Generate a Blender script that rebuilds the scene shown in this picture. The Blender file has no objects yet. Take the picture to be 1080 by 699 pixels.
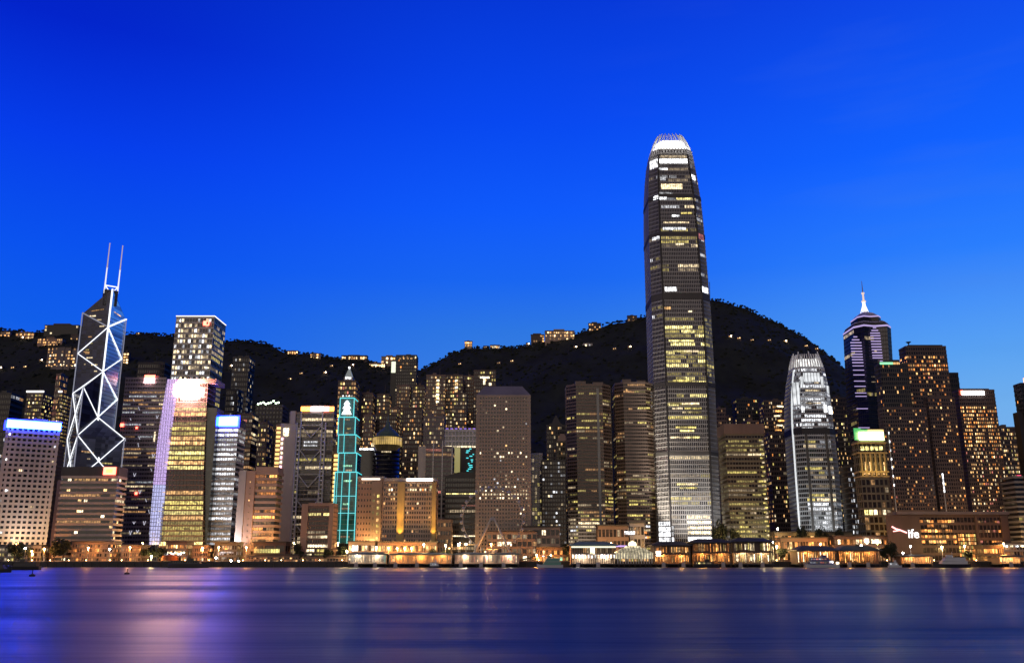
import bpy, math, random
from mathutils import Vector, Matrix

# ------------------------------------------------------------------ scene, camera, light
sc = bpy.context.scene
COL = sc.collection
F = 950.0 / 1080.0                    # focal length in picture widths
CAM_H = 5.0
PITCH = math.atan(240.5 / 950.0)
cd = bpy.data.cameras.new('camera'); cam = bpy.data.objects.new('camera', cd); COL.objects.link(cam)
cam.location = (0, 0, CAM_H); cam.rotation_euler = (math.radians(90) + PITCH, 0, 0)
cd.sensor_fit = 'HORIZONTAL'; cd.sensor_width = 36.0; cd.lens = 36.0 * F
cd.clip_start = 0.5; cd.clip_end = 20000
sc.camera = cam
sc.view_settings.view_transform = 'Standard'; sc.view_settings.look = 'None'
sc.view_settings.exposure = 0.0; sc.view_settings.gamma = 1.0
sc.cycles.use_denoising = True
sc.cycles.max_bounces = 5; sc.cycles.diffuse_bounces = 2; sc.cycles.glossy_bounces = 3
sc.cycles.transmission_bounces = 2; sc.cycles.caustics_reflective = False; sc.cycles.caustics_refractive = False
sc.cycles.sample_clamp_indirect = 6.0

def srgb(r, g, b):
    f = lambda c: (c / 255 / 12.92) if c / 255 <= 0.04045 else ((c / 255 + 0.055) / 1.055) ** 2.4
    return (f(r), f(g), f(b), 1)

SUN_EL, SUN_AZ = math.radians(16), math.radians(196)   # dusk glow of the opposite shore, from behind the viewer
w = bpy.data.worlds.new('World'); sc.world = w; w.use_nodes = True
nt = w.node_tree; N = nt.nodes; L = nt.links
N.clear()
out = N.new('ShaderNodeOutputWorld'); bg = N.new('ShaderNodeBackground'); L.new(bg.outputs[0], out.inputs[0])
tc = N.new('ShaderNodeTexCoord'); sep = N.new('ShaderNodeSeparateXYZ'); L.new(tc.outputs['Generated'], sep.inputs[0])
def ramp(src, stops):
    r = N.new('ShaderNodeValToRGB'); L.new(src, r.inputs[0]); e = r.color_ramp.elements
    while len(e) > 1: e.remove(e[-1])
    e[0].position = stops[0][0]; e[0].color = stops[0][1]
    for p, c in stops[1:]:
        n = e.new(p); n.color = c
    return r
def mixc(mode, fac, a, b):
    m = N.new('ShaderNodeMix'); m.data_type = 'RGBA'; m.blend_type = mode
    if isinstance(fac, float): m.inputs[0].default_value = fac
    else: L.new(fac, m.inputs[0])
    for k, v in ((6, a), (7, b)):
        if isinstance(v, tuple): m.inputs[k].default_value = v
        else: L.new(v, m.inputs[k])
    return m.outputs[2]
def mth(op, a, b=None, c=None, clamp=False):
    m = N.new('ShaderNodeMath'); m.operation = op; m.use_clamp = clamp
    for k, v in enumerate((a, b, c)):
        if v is None: continue
        if isinstance(v, (int, float)): m.inputs[k].default_value = v
        else: L.new(v, m.inputs[k])
    return m.outputs[0]
mid = ramp(sep.outputs[2], [(0.0, srgb(96, 150, 225)), (.15, srgb(66, 132, 222)), (.245, srgb(44, 117, 222)), (.30, srgb(22, 100, 238)),
        (.37, srgb(11, 88, 248)), (.46, srgb(4, 70, 238)), (.565, srgb(3, 54, 213)), (.75, srgb(1, 30, 150)), (1, srgb(0, 18, 96))])
rgt = ramp(sep.outputs[2], [(0.0, srgb(140, 182, 226)), (.15, srgb(110, 172, 232)), (.20, srgb(88, 160, 238)), (.30, srgb(40, 124, 250)),
        (.40, srgb(14, 96, 252)), (.56, srgb(12, 62, 222)), (.75, srgb(3, 34, 156)), (1, srgb(0, 18, 96))])
lft = ramp(sep.outputs[2], [(0.0, srgb(60, 120, 216)), (.15, srgb(40, 106, 220)), (.225, srgb(12, 92, 230)), (.30, srgb(5, 80, 236)),
        (.40, srgb(2, 58, 232)), (.50, srgb(0, 32, 200)), (.75, srgb(0, 22, 130)), (1, srgb(0, 14, 90))])
mr = N.new('ShaderNodeMapRange'); mr.interpolation_type = 'SMOOTHSTEP'; L.new(sep.outputs[0], mr.inputs[0])
mr.inputs[1].default_value = 0.0; mr.inputs[2].default_value = .48
ml = N.new('ShaderNodeMapRange'); ml.interpolation_type = 'SMOOTHSTEP'; L.new(sep.outputs[0], ml.inputs[0])
ml.inputs[1].default_value = 0.02; ml.inputs[2].default_value = -.46
skyc = mixc('MIX', mr.outputs[0], mid.outputs[0], rgt.outputs[0])
skyc = mixc('MIX', ml.outputs[0], skyc, lft.outputs[0])
# thin stretched cloud streaks, faint
mp = N.new('ShaderNodeMapping'); L.new(tc.outputs['Generated'], mp.inputs[0]); mp.inputs['Scale'].default_value = (3.0, 3.0, 20.0)
mp.inputs['Rotation'].default_value = (0, 0.12, 0)
nz = N.new('ShaderNodeTexNoise'); L.new(mp.outputs[0], nz.inputs[0]); nz.inputs['Scale'].default_value = 1.3; nz.inputs['Detail'].default_value = 5
cr = ramp(nz.outputs[0], [(.50, (0, 0, 0, 1)), (.75, (1, 1, 1, 1))])
cf = mth('MULTIPLY', cr.outputs[0], mth('MULTIPLY', mr.outputs[0], .12))
skyc = mixc('MIX', cf, skyc, srgb(84, 128, 205))
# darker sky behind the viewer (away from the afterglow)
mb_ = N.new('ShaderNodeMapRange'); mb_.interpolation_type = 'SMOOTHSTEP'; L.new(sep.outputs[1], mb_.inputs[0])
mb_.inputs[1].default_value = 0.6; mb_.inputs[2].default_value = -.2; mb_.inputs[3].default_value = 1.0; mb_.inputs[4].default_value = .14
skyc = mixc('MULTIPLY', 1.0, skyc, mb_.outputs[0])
sky = N.new('ShaderNodeTexSky'); sky.sky_type = 'NISHITA'; sky.sun_disc = False
sky.sun_elevation = SUN_EL; sky.sun_rotation = SUN_AZ
skyn = mixc('MULTIPLY', 1.0, sky.outputs[0], (.0008, .0018, .006, 1))
skyc = mixc('ADD', 1.0, skyc, skyn)
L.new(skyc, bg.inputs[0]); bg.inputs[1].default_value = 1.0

sd = bpy.data.lights.new('sun', 'SUN'); so = bpy.data.objects.new('sun', sd); COL.objects.link(so)
sd.energy = 0.66; sd.angle = math.radians(50); sd.color = (1.0, .77, .50)
so.rotation_euler = Vector((math.sin(SUN_AZ) * math.cos(SUN_EL), math.cos(SUN_AZ) * math.cos(SUN_EL), math.sin(SUN_EL))).to_track_quat('Z', 'Y').to_euler()

# ------------------------------------------------------------------ helpers
def ray(px, py):
    u = (px - 540.0) / 950.0; v = (349.5 - py) / 950.0
    c, s = math.cos(PITCH), math.sin(PITCH)
    return Vector((u, c - v * s, s + v * c))
def P(px, py, Y):
    d = ray(px, py); return Vector((0, 0, CAM_H)) + d * (Y / d.y)
GZ = 3.5
R = random.Random(7)

class MB:
    def __init__(s): s.v = []; s.f = []; s.m = []
    def add(s, vs, fs, mi=0):
        b = len(s.v); s.v += [tuple(q) for q in vs]
        s.f += [tuple(b + i for i in f) for f in fs]; s.m += [mi] * len(fs)
    def box(s, x0, x1, y0, y1, z0, z1, mi=0):
        s.add([(x0,y0,z0),(x1,y0,z0),(x1,y1,z0),(x0,y1,z0),(x0,y0,z1),(x1,y0,z1),(x1,y1,z1),(x0,y1,z1)],
              [(0,3,2,1),(4,5,6,7),(0,1,5,4),(1,2,6,5),(2,3,7,6),(3,0,4,7)], mi)
    def prism(s, poly, z0, z1, mi=0, top=1.0):
        n = len(poly)
        cx = sum(p[0] for p in poly) / n; cy = sum(p[1] for p in poly) / n
        vs = [(x, y, z0) for x, y in poly] + [(cx + (x - cx) * top, cy + (y - cy) * top, z1) for x, y in poly]
        s.add(vs, [tuple(reversed(range(n))), tuple(range(n, 2 * n))] + [(i, (i + 1) % n, n + (i + 1) % n, n + i) for i in range(n)], mi)
    def tube(s, p, q, r, n=6, mi=0, r2=None):
        p = Vector(p); q = Vector(q); d = (q - p).normalized()
        a = d.orthogonal().normalized(); b = d.cross(a); r2 = r if r2 is None else r2
        vs = [p + (a * math.cos(2*math.pi*i/n) + b * math.sin(2*math.pi*i/n)) * r for i in range(n)]
        vs += [q + (a * math.cos(2*math.pi*i/n) + b * math.sin(2*math.pi*i/n)) * r2 for i in range(n)]
        s.add(vs, [tuple(reversed(range(n))), tuple(range(n, 2*n))] + [(i, (i+1) % n, n + (i+1) % n, n + i) for i in range(n)], mi)
    def lathe(s, prof, n=24, c=(0, 0), mi=0):
        b = len(s.v)
        for r, z in prof:
            for i in range(n):
                a = 2 * math.pi * i / n; s.v.append((c[0] + r * math.cos(a), c[1] + r * math.sin(a), z))
        for k in range(len(prof) - 1):
            for i in range(n):
                s.f.append((b+k*n+i, b+k*n+(i+1) % n, b+(k+1)*n+(i+1) % n, b+(k+1)*n+i)); s.m.append(mi)
        s.f.append(tuple(b + i for i in reversed(range(n)))); s.m.append(mi)
        s.f.append(tuple(b + (len(prof)-1)*n + i for i in range(n))); s.m.append(mi)
    def build(s, name, mats, parent=None, smooth=False):
        me = bpy.data.meshes.new(name); me.from_pydata(s.v, [], s.f)
        mats = mats if isinstance(mats, (list, tuple)) else [mats]
        for m in mats: me.materials.append(m)
        if len(mats) > 1: me.polygons.foreach_set('material_index', s.m)
        if smooth: me.polygons.foreach_set('use_smooth', [True] * len(s.f))
        o = bpy.data.objects.new(name, me); COL.objects.link(o)
        if parent is not None: o.parent = parent
        return o

LABELS = {}
def tag(o, label, cat, group=None, kind=None):
    o['label'] = label; o['category'] = cat
    if group: o['group'] = group
    if kind: o['kind'] = kind
    return o
def thing(name, label, cat, loc=(0, 0, 0), rz=0, group=None):
    o = bpy.data.objects.new(name, None); COL.objects.link(o); o.location = loc; o.rotation_euler = (0, 0, rz)
    o.empty_display_size = 1
    return tag(o, label, cat, group)

# ------------------------------------------------------------------ materials
MATS = {}
def _m(name):
    m = bpy.data.materials.new(name); m.use_nodes = True
    return m, m.node_tree, m.node_tree.nodes['Principled BSDF']
def wall(name, col, rough=.75, var=.22, metal=0.0, scale=.06):
    if name in MATS: return MATS[name]
    m, t, p = _m(name)
    g = t.nodes.new('ShaderNodeNewGeometry')
    mp = t.nodes.new('ShaderNodeMapping'); mp.inputs['Scale'].default_value = (1, 1, .25); t.links.new(g.outputs['Position'], mp.inputs[0])
    n1 = t.nodes.new('ShaderNodeTexNoise'); n1.inputs['Scale'].default_value = scale; n1.inputs['Detail'].default_value = 6; n1.inputs['Roughness'].default_value = .7
    t.links.new(mp.outputs[0], n1.inputs[0])
    mr = t.nodes.new('ShaderNodeMapRange'); mr.inputs[1].default_value = .3; mr.inputs[2].default_value = .7
    mr.inputs[3].default_value = 1 - var; mr.inputs[4].default_value = 1 + var; t.links.new(n1.outputs[0], mr.inputs[0])
    mx = t.nodes.new('ShaderNodeMix'); mx.data_type = 'RGBA'; mx.blend_type = 'MULTIPLY'; mx.inputs[0].default_value = 1
    mx.inputs[6].default_value = (*col, 1); t.links.new(mr.outputs[0], mx.inputs[7]); t.links.new(mx.outputs[2], p.inputs['Base Color'])
    p.inputs['Roughness'].default_value = rough; p.inputs['Metallic'].default_value = metal
    MATS[name] = m; return m
def glass(name, col, rough=.12, spec=.5, pan=(.35, .28)):
    """dark reflective curtain wall glazing; each pane a little different"""
    if name in MATS: return MATS[name]
    m, t, p = _m(name)
    g = t.nodes.new('ShaderNodeNewGeometry')
    wn = t.nodes.new('ShaderNodeTexWhiteNoise'); wn.noise_dimensions = '3D'
    mp = t.nodes.new('ShaderNodeVectorMath'); mp.operation = 'MULTIPLY'; mp.inputs[1].default_value = (pan[0], .05, pan[1]); t.links.new(g.outputs['Position'], mp.inputs[0])
    fl = t.nodes.new('ShaderNodeVectorMath'); fl.operation = 'FLOOR'; t.links.new(mp.outputs[0], fl.inputs[0]); t.links.new(fl.outputs[0], wn.inputs[0])
    mr = t.nodes.new('ShaderNodeMapRange'); mr.inputs[3].default_value = .55; mr.inputs[4].default_value = 1.6; t.links.new(wn.outputs[0], mr.inputs[0])
    mx = t.nodes.new('ShaderNodeMix'); mx.data_type = 'RGBA'; mx.blend_type = 'MULTIPLY'; mx.inputs[0].default_value = 1
    mx.inputs[6].default_value = (*col, 1); t.links.new(mr.outputs[0], mx.inputs[7]); t.links.new(mx.outputs[2], p.inputs['Base Color'])
    p.inputs['Roughness'].default_value = rough; p.inputs['Specular IOR Level'].default_value = spec
    MATS[name] = m; return m
def lit(name, col, stren, var=.75, scale=.45, sample=False, mull=1.9, rndv=.62):
    """a lit interior seen through a window: blotchy, some of it behind blinds"""
    if name in MATS: return MATS[name]
    m, t, p = _m(name)
    p.inputs['Base Color'].default_value = (.05, .05, .05, 1); p.inputs['Roughness'].default_value = .3
    p.inputs['Emission Color'].default_value = (*col, 1)
    g = t.nodes.new('ShaderNodeNewGeometry')
    n1 = t.nodes.new('ShaderNodeTexNoise'); n1.inputs['Scale'].default_value = scale; n1.inputs['Detail'].default_value = 3
    t.links.new(g.outputs['Position'], n1.inputs[0])
    mr = t.nodes.new('ShaderNodeMapRange'); mr.inputs[1].default_value = .35; mr.inputs[2].default_value = .68
    mr.inputs[3].default_value = stren * (1 - var); mr.inputs[4].default_value = stren * (1 + var); t.links.new(n1.outputs[0], mr.inputs[0])
    sx = t.nodes.new('ShaderNodeSeparateXYZ'); t.links.new(g.outputs['Position'], sx.inputs[0])
    fr = t.nodes.new('ShaderNodeMath'); fr.operation = 'MULTIPLY'; fr.inputs[1].default_value = 1 / mull; t.links.new(sx.outputs[0], fr.inputs[0])
    f2 = t.nodes.new('ShaderNodeMath'); f2.operation = 'FRACT'; t.links.new(fr.outputs[0], f2.inputs[0])
    f3 = t.nodes.new('ShaderNodeMath'); f3.operation = 'GREATER_THAN'; f3.inputs[1].default_value = .22; t.links.new(f2.outputs[0], f3.inputs[0])
    f4 = t.nodes.new('ShaderNodeMapRange'); f4.inputs[3].default_value = .22; t.links.new(f3.outputs[0], f4.inputs[0])
    f5 = t.nodes.new('ShaderNodeMath'); f5.operation = 'MULTIPLY'; t.links.new(mr.outputs[0], f5.inputs[0]); t.links.new(f4.outputs[0], f5.inputs[1])
    oi = t.nodes.new('ShaderNodeObjectInfo'); f6 = t.nodes.new('ShaderNodeMapRange'); f6.inputs[3].default_value = 1 - rndv; f6.inputs[4].default_value = 1 + rndv; t.links.new(oi.outputs['Random'], f6.inputs[0])
    f7 = t.nodes.new('ShaderNodeMath'); f7.operation = 'MULTIPLY'; t.links.new(f5.outputs[0], f7.inputs[0]); t.links.new(f6.outputs[0], f7.inputs[1])
    t.links.new(f7.outputs[0], p.inputs['Emission Strength'])
    m.cycles.emission_sampling = 'FRONT' if sample else 'NONE'
    MATS[name] = m; return m
def glow(name, col, stren):
    if name in MATS: return MATS[name]
    m, t, p = _m(name); p.inputs['Base Color'].default_value = (.3, .3, .3, 1)
    p.inputs['Emission Color'].default_value = (*col, 1); p.inputs['Emission Strength'].default_value = stren
    m.cycles.emission_sampling = 'AUTO'
    MATS[name] = m; return m

G_DARK = glass('glazing_dark', (.016, .017, .022))
G_NEUT = glass('glazing_grey', (.035, .034, .036), .18)
G_WARM = glass('glazing_bronze', (.035, .026, .020), .2)
G_BLUE = glass('glazing_blue', (.02, .028, .06), .10, .8)
G_TEAL = glass('glazing_teal', (.015, .13, .14), .2)
W_PALE = wall('pale_stone', (.46, .42, .40))
W_WHITE = wall('white_panel', (.62, .60, .58))
W_TAN = wall('tan_stone', (.40, .29, .22))
W_BROWN = wall('brown_stone', (.20, .135, .11))
W_DKBR = wall('dark_brown_stone', (.115, .082, .072))
W_GREY = wall('grey_concrete', (.24, .225, .21))
W_DKGR = wall('dark_grey_cladding', (.075, .070, .066))
W_PURP = wall('mauve_concrete', (.20, .165, .17))
W_PINK = wall('pink_stone', (.42, .27, .20))
W_BLACK = wall('black_cladding', (.022, .02, .022), .5)
W_SILV = wall('silver_cladding', (.34, .325, .30), .45, .15, .2)
W_OLIV = wall('olive_cladding', (.17, .15, .10))
W_STEEL = wall('painted_steel', (.55, .56, .58), .4, .1, .3)
W_TIMB = wall('dark_timber', (.06, .045, .035))
W_ROOFG = wall('green_roof_sheet', (.22, .32, .26), .6)
W_ROOFD = wall('dark_roof_sheet', (.035, .036, .042), .5)

LW = {  # window lights
 'warm': lit('window_warm', (1, .55, .20), 1.15), 'warmb': lit('window_warm_bright', (1, .62, .26), 2.4),
 'warmd': lit('window_warm_dim', (1, .52, .20), .36),
 'cream': lit('window_cream', (1, .78, .46), 1.1), 'creamb': lit('window_cream_bright', (1, .82, .52), 2.6), 'creamd': lit('window_cream_dim', (1, .76, .46), .32),
 'yel': lit('window_yellow', (.92, .74, .20), .75), 'yelb': lit('window_yellow_bright', (1, .84, .30), 1.5), 'yeld': lit('window_yellow_dim', (.9, .72, .22), .34),
 'org': lit('window_orange', (1, .34, .07), 1.15), 'orgb': lit('window_orange_bright', (1, .42, .10), 2.1), 'orgd': lit('window_orange_dim', (1, .34, .09), .32),
 'white': lit('window_white', (.93, .95, 1), .95), 'whiteb': lit('window_white_bright', (.96, .97, 1), 2.4), 'whited': lit('window_white_dim', (.88, .92, 1), .30),
 'green': lit('window_green', (.45, 1, .62), .7), 'pinkd': lit('window_pink_dim', (1, .30, .22), .5),
}
LK = sorted(LW)

# ------------------------------------------------------------------ tower builder
UNIT = {}
def unit(mat):
    if mat.name not in UNIT:
        b = MB(); b.box(-.5, .5, -.5, .5, -.5, .5); me = bpy.data.meshes.new('window')
        me.from_pydata(b.v, [], b.f); me.materials.append(mat); UNIT[mat.name] = me
    return UNIT[mat.name]
def panel(parent, mat, name, c, size, ang=0.0):
    o = bpy.data.objects.new(name, unit(mat)); COL.objects.link(o); o.parent = parent
    o.location = c; o.scale = size; o.rotation_euler = (0, 0, ang); return o

def offs(poly, d):
    n = len(poly); res = []
    for i in range(n):
        a, b, c = poly[i - 1], poly[i], poly[(i + 1) % n]
        e1 = Vector((b[0]-a[0], b[1]-a[1])).normalized(); e2 = Vector((c[0]-b[0], c[1]-b[1])).normalized()
        n1 = Vector((e1.y, -e1.x)); n2 = Vector((e2.y, -e2.x)); m = (n1 + n2)
        m = m / max(.25, m.dot(n1)) if m.length > 1e-6 else n1
        res.append((b[0] + m.x * d, b[1] + m.y * d))
    return res

class Tower: pass
def rect(W, Dp): return [(-W/2, -Dp/2), (W/2, -Dp/2), (W/2, Dp/2), (-W/2, Dp/2)]

def tower(name, label, cat, xl, xr, top, D, dep, floors, bays, wm, gm, row=None, yaw=0.0, band=.42, pier=.28, lits=(), seed=0,
          group=None, poly=None, prof=None, sb=None, roof=True, cap=100, proud=.45, sil=True, roofmat=None, base=GZ, pedge=None, wallname='wall', topband=1.0, outline=None):
    rnd = random.Random(seed * 131 + 17)
    row = top if row is None else row
    if outline:
        r0, xl, xr = outline[0]; row = r0; top = outline[-1][0]
    A, B = P(xl, row, D), P(xr, row, D)
    # the photo's outline of a block takes in its visible side face: that edge lies at the back of the block
    q_ = .83 if poly else 1.0; ed = abs(dep) * (B.x - A.x) if dep < 0 else dep
    dl = D + (ed * q_ if (sil and A.x > 0 and not yaw) else ed * (1 - q_)); dr = D + (ed * q_ if (sil and B.x < 0 and not yaw) else ed * (1 - q_))
    A, B = P(xl, row, dl), P(xr, row, dr)
    W = B.x - A.x; xc = (A.x + B.x) / 2
    H = P((xl + xr) / 2, top, D).z - base
    if outline:
        prof = [(0, 1, 0)]
        for r_, a_, b_ in outline[1:]:
            s_ = 1.0
            for _ in range(3):
                hd_ = ed / 2 * (1 - s_); p_ = P(a_, r_, D + ed / 2 + (dl - D - ed / 2) * s_); k_ = P(b_, r_, D + ed / 2 + (dr - D - ed / 2) * s_); s_ = (k_.x - p_.x) / W
            prof.append((P((a_ + b_) / 2, r_, D + hd_).z - base, s_, (p_.x + k_.x) / 2 - xc))
        H = prof[-1][0]; prof = [(f_ / H, s_, d_) for f_, s_, d_ in prof]
    yr = math.radians(yaw)
    if yaw: W = W / (math.cos(yr) - xc / D * math.sin(yr))
    if dep < 0: dep = -dep * W
    rt = thing(name, label, cat, (xc - math.sin(yr) * dep / 2, D + math.cos(yr) * dep / 2, base), yr, group)
    t = Tower(); t.root = rt; t.W = W; t.H = H; t.D = dep; t.rnd = rnd
    pl = poly(W, dep) if poly else rect(W, dep)
    prof = prof or [(0, 1, 0), (1, 1, 0)]
    def s_at(z):
        f = z / H
        for (a, sa, da), (b, sb_, db) in zip(prof, prof[1:]):
            if f <= b + 1e-9:
                u = 0 if b == a else (f - a) / (b - a)
                return sa + (sb_ - sa) * u, da + (db - da) * u
        return prof[-1][1:]
    def at(z, off=0.0):
        s, dx = s_at(z); q = [(x * s + dx, y * s) for x, y in pl]
        return offs(q, off) if off else q
    t.at = at; n = len(pl)
    cs, sn = math.cos(rt.rotation_euler.z), math.sin(rt.rotation_euler.z)
    vis = []
    for e in range(n):
        a, b = pl[e], pl[(e + 1) % n]; nx, ny = (b[1]-a[1]), -(b[0]-a[0])
        mx_, my_ = (a[0]+b[0])/2, (a[1]+b[1])/2
        wx = xc + mx_*cs - my_*sn; wy = rt.location.y + mx_*sn + my_*cs
        wnx, wny = nx*cs - ny*sn, nx*sn + ny*cs
        if wnx * -wx + wny * -wy > 0: vis.append(e)
    t.vis = vis
    # glazing core
    zs = sorted(set([0.0, H] + [q[0] * H for q in prof]))
    g = MB()
    for a, b in zip(zs, zs[1:]):
        pa, pb = at(a + 1e-6), at(b - 1e-6)
        g.add([(x, y, a) for x, y in pa] + [(x, y, b) for x, y in pb], [(i, (i+1) % n, n+(i+1) % n, n+i) for i in range(n)])
    pt = at(H - 1e-6); g.add([(x, y, H) for x, y in pt], [tuple(range(n))])
    t.glazing = g.build('glazing', gm, rt)
    # floor spandrels and piers
    wb = MB(); fh = H / floors; t.fh = fh
    if band > 0:
        for j in range(floors + 1):
            z0 = j * fh - (band * fh * .5 if j else 0); z1 = min(H + .9 * topband, j * fh + band * fh * .5)
            if j == floors: z1 = H + 1.1 * topband
            zz = min(max(j * fh, 0), H - 1e-4)
            o_ = at(zz, proud); i_ = at(zz, -.3)
            wb.add([(x, y, z0) for x, y in o_] + [(x, y, z1) for x, y in o_] + [(x, y, z0) for x, y in i_] + [(x, y, z1) for x, y in i_],
                   [(i, (i+1) % n, n+(i+1) % n, n+i) for i in range(n)] + [(n+i, n+(i+1) % n, 3*n+(i+1) % n, 3*n+i) for i in range(n)]
                   + [((i+1) % n, i, 2*n+i, 2*n+(i+1) % n) for i in range(n)])
    def nb(e):
        a, b = pl[e], pl[(e+1) % n]; ln = math.hypot(b[0]-a[0], b[1]-a[1])
        if sb and e % 2 == 1 and n == 4: return sb
        return max(1, round(bays * ln / W)) if not poly else max(1, round(bays * ln / max(1, W)))
    t.nb = nb
    if pier > 0:
        pp = proud * .72
        for e in range(n):
            if e not in vis: continue
            k = nb(e); bw = 1.0 / k
            edges = range(k + 1)
            for q in edges:
                c0 = q * bw; hw = pier * bw / 2
                if q in (0, k): hw *= (pedge or 1.0)
                ta, tb = max(0, c0 - hw), min(1, c0 + hw)
                for a, b in zip(zs, zs[1:]):
                    vs = []
                    for z in (a, b):
                        zi = min(max(z, a + 1e-5), b - 1e-5)
                        oo, ii = at(zi, pp), at(zi)
                        for src, tt in ((ii, ta), (oo, ta), (oo, tb), (ii, tb)):
                            u, v = src[e], src[(e+1) % n]
                            vs.append((u[0] + (v[0]-u[0]) * tt, u[1] + (v[1]-u[1]) * tt, z))
                    wb.add(vs, [(0, 1, 5, 4), (1, 2, 6, 5), (2, 3, 7, 6)])
    if wb.f: t.wall = wb.build(wallname, wm, rt)
    # lit windows
    def cell(e, ta, tb, z0, z1, mk, name='window', thick=.22, off=.12):
        zi = (z0 + z1) / 2; q = at(min(zi, H - 1e-3), off); u, v = q[e], q[(e+1) % n]
        a = (u[0]+(v[0]-u[0])*ta, u[1]+(v[1]-u[1])*ta); b = (u[0]+(v[0]-u[0])*tb, u[1]+(v[1]-u[1])*tb)
        ln = math.hypot(b[0]-a[0], b[1]-a[1])
        return (((a[0]+b[0])/2, (a[1]+b[1])/2, zi), (ln, thick, z1-z0), math.atan2(v[1]-u[1], v[0]-u[0]), mk)
    t.cell = cell
    found = []
    def overlay(k):     # one window per cell only
        return k
    used = set()
    for spec in lits:
        f0, f1, p, mats, mode = spec[:5]; p = p if p > .75 else min(.75, p * 1.4)
        faces = spec[5] if len(spec) > 5 else vis
        names = [m for m, _ in mats]; wts = [x for _, x in mats]
        for e in faces:
            if e not in vis: continue
            k = nb(e); hb = pier / k / 2
            for j in range(floors):
                fm = (j + .5) / floors
                if not (f0 <= fm < f1): continue
                z0 = j * fh + band * fh * .5 + .04 * fh; z1 = (j + 1) * fh - band * fh * .5 - .04 * fh
                if mode == 'c':
                    for q in range(k):
                        if (e, j, q) in used or rnd.random() > p: continue
                        used.add((e, j, q))
                        found.append(cell(e, q/k + hb, (q+1)/k - hb, z0, z1, rnd.choices(names, wts)[0]))
                else:
                    if rnd.random() > p: continue
                    q = 0 if mode == 'f' or rnd.random() < .6 else rnd.randint(0, max(0, k // 3))
                    while q < k:
                        ln = min(rnd.randint(max(1, k // 5), max(2, int(k * .8))), k - q) if mode == 'r' else k - q
                        if not any((e, j, x) in used for x in range(q, q + ln)):
                            for x in range(q, q + ln): used.add((e, j, x))
                            found.append(cell(e, q/k + hb, (q+ln)/k - hb, z0, z1, rnd.choices(names, wts)[0]))
                        q += ln + rnd.randint(0, max(1, k // 4))
    t.used = used
    if found:
        bright = lambda c: c[1][0] * c[1][2] * (3 if c[3].endswith('b') else .6 if c[3].endswith('d') else 1)
        found.sort(key=bright, reverse=True)
        for c, s, a, mk in found[:cap]: panel(rt, LW[mk], 'window', c, s, a)
        rest = found[cap:]
        if rest:
            b = MB()
            for c, s, a, mk in rest:
                M = Matrix.Translation(c) @ Matrix.Rotation(a, 4, 'Z') @ Matrix.Diagonal((*s, 1))
                b.add([M @ Vector(v) for v in ((-.5,-.5,-.5),(.5,-.5,-.5),(.5,-.5,.5),(-.5,-.5,.5),(-.5,.5,-.5),(.5,.5,-.5),(.5,.5,.5),(-.5,.5,.5))],
                      [(0,1,2,3), (1,5,6,2), (4,0,3,7), (3,2,6,7), (0,4,5,1)], LK.index(mk))
            o = b.build('window', [LW[k] for k in LK], rt); o['kind'] = 'stuff'
    if roof:
        r = MB(); q = at(H - 1e-4)
        mcx = sum(x for x, _ in q) / len(q); mw = max(x for x, _ in q) - mcx; md = max(y for _, y in q)
        for _ in range(rnd.randint(2, 4)):
            cx = rnd.uniform(-.5, .5) * mw; cy = rnd.uniform(-.4, .5) * md; hw = rnd.uniform(.14, .34) * mw; hd = rnd.uniform(.2, .4) * md
            r.box(mcx + max(-mw*.9, cx-hw), mcx + min(mw*.9, cx+hw), max(-md*.9, cy-hd), min(md*.9, cy+hd), H - .05 - rnd.random()*.04, H + rnd.uniform(1.8, 5.0))
        if rnd.random() < .5:
            x_ = mcx + rnd.uniform(-.4, .4) * mw; r.tube((x_, 0, H), (x_, 0, H + rnd.uniform(7, 14)), .22, 5)
        r.build('roof_plant', roofmat or wm, rt)
    return t

def sign(t, x0f, x1f, z0, z1, mat, name='roof_sign', y=None, thick=1.2, off=.9):
    """flat illuminated sign on the front face of tower t; x in fractions of its width, z in metres"""
    y = -t.D / 2 - off if y is None else y
    return panel(t.root, mat, name, ((x0f + x1f) / 2 * t.W - t.W / 2, y, (z0 + z1) / 2), ((x1f - x0f) * t.W, thick, z1 - z0))
def zrow(px, row, D): return P(px, row, D).z - GZ

def spot(name, loc, target, power, col, size=60, blend=.6, rad=.6):
    ld = bpy.data.lights.new(name, 'SPOT'); o = bpy.data.objects.new(name, ld); COL.objects.link(o)
    ld.energy = power; ld.color = col; ld.spot_size = math.radians(size); ld.spot_blend = blend; ld.shadow_soft_size = rad
    o.location = loc; o.rotation_euler = (Vector(loc) - Vector(target)).to_track_quat('Z', 'Y').to_euler(); return o
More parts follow.
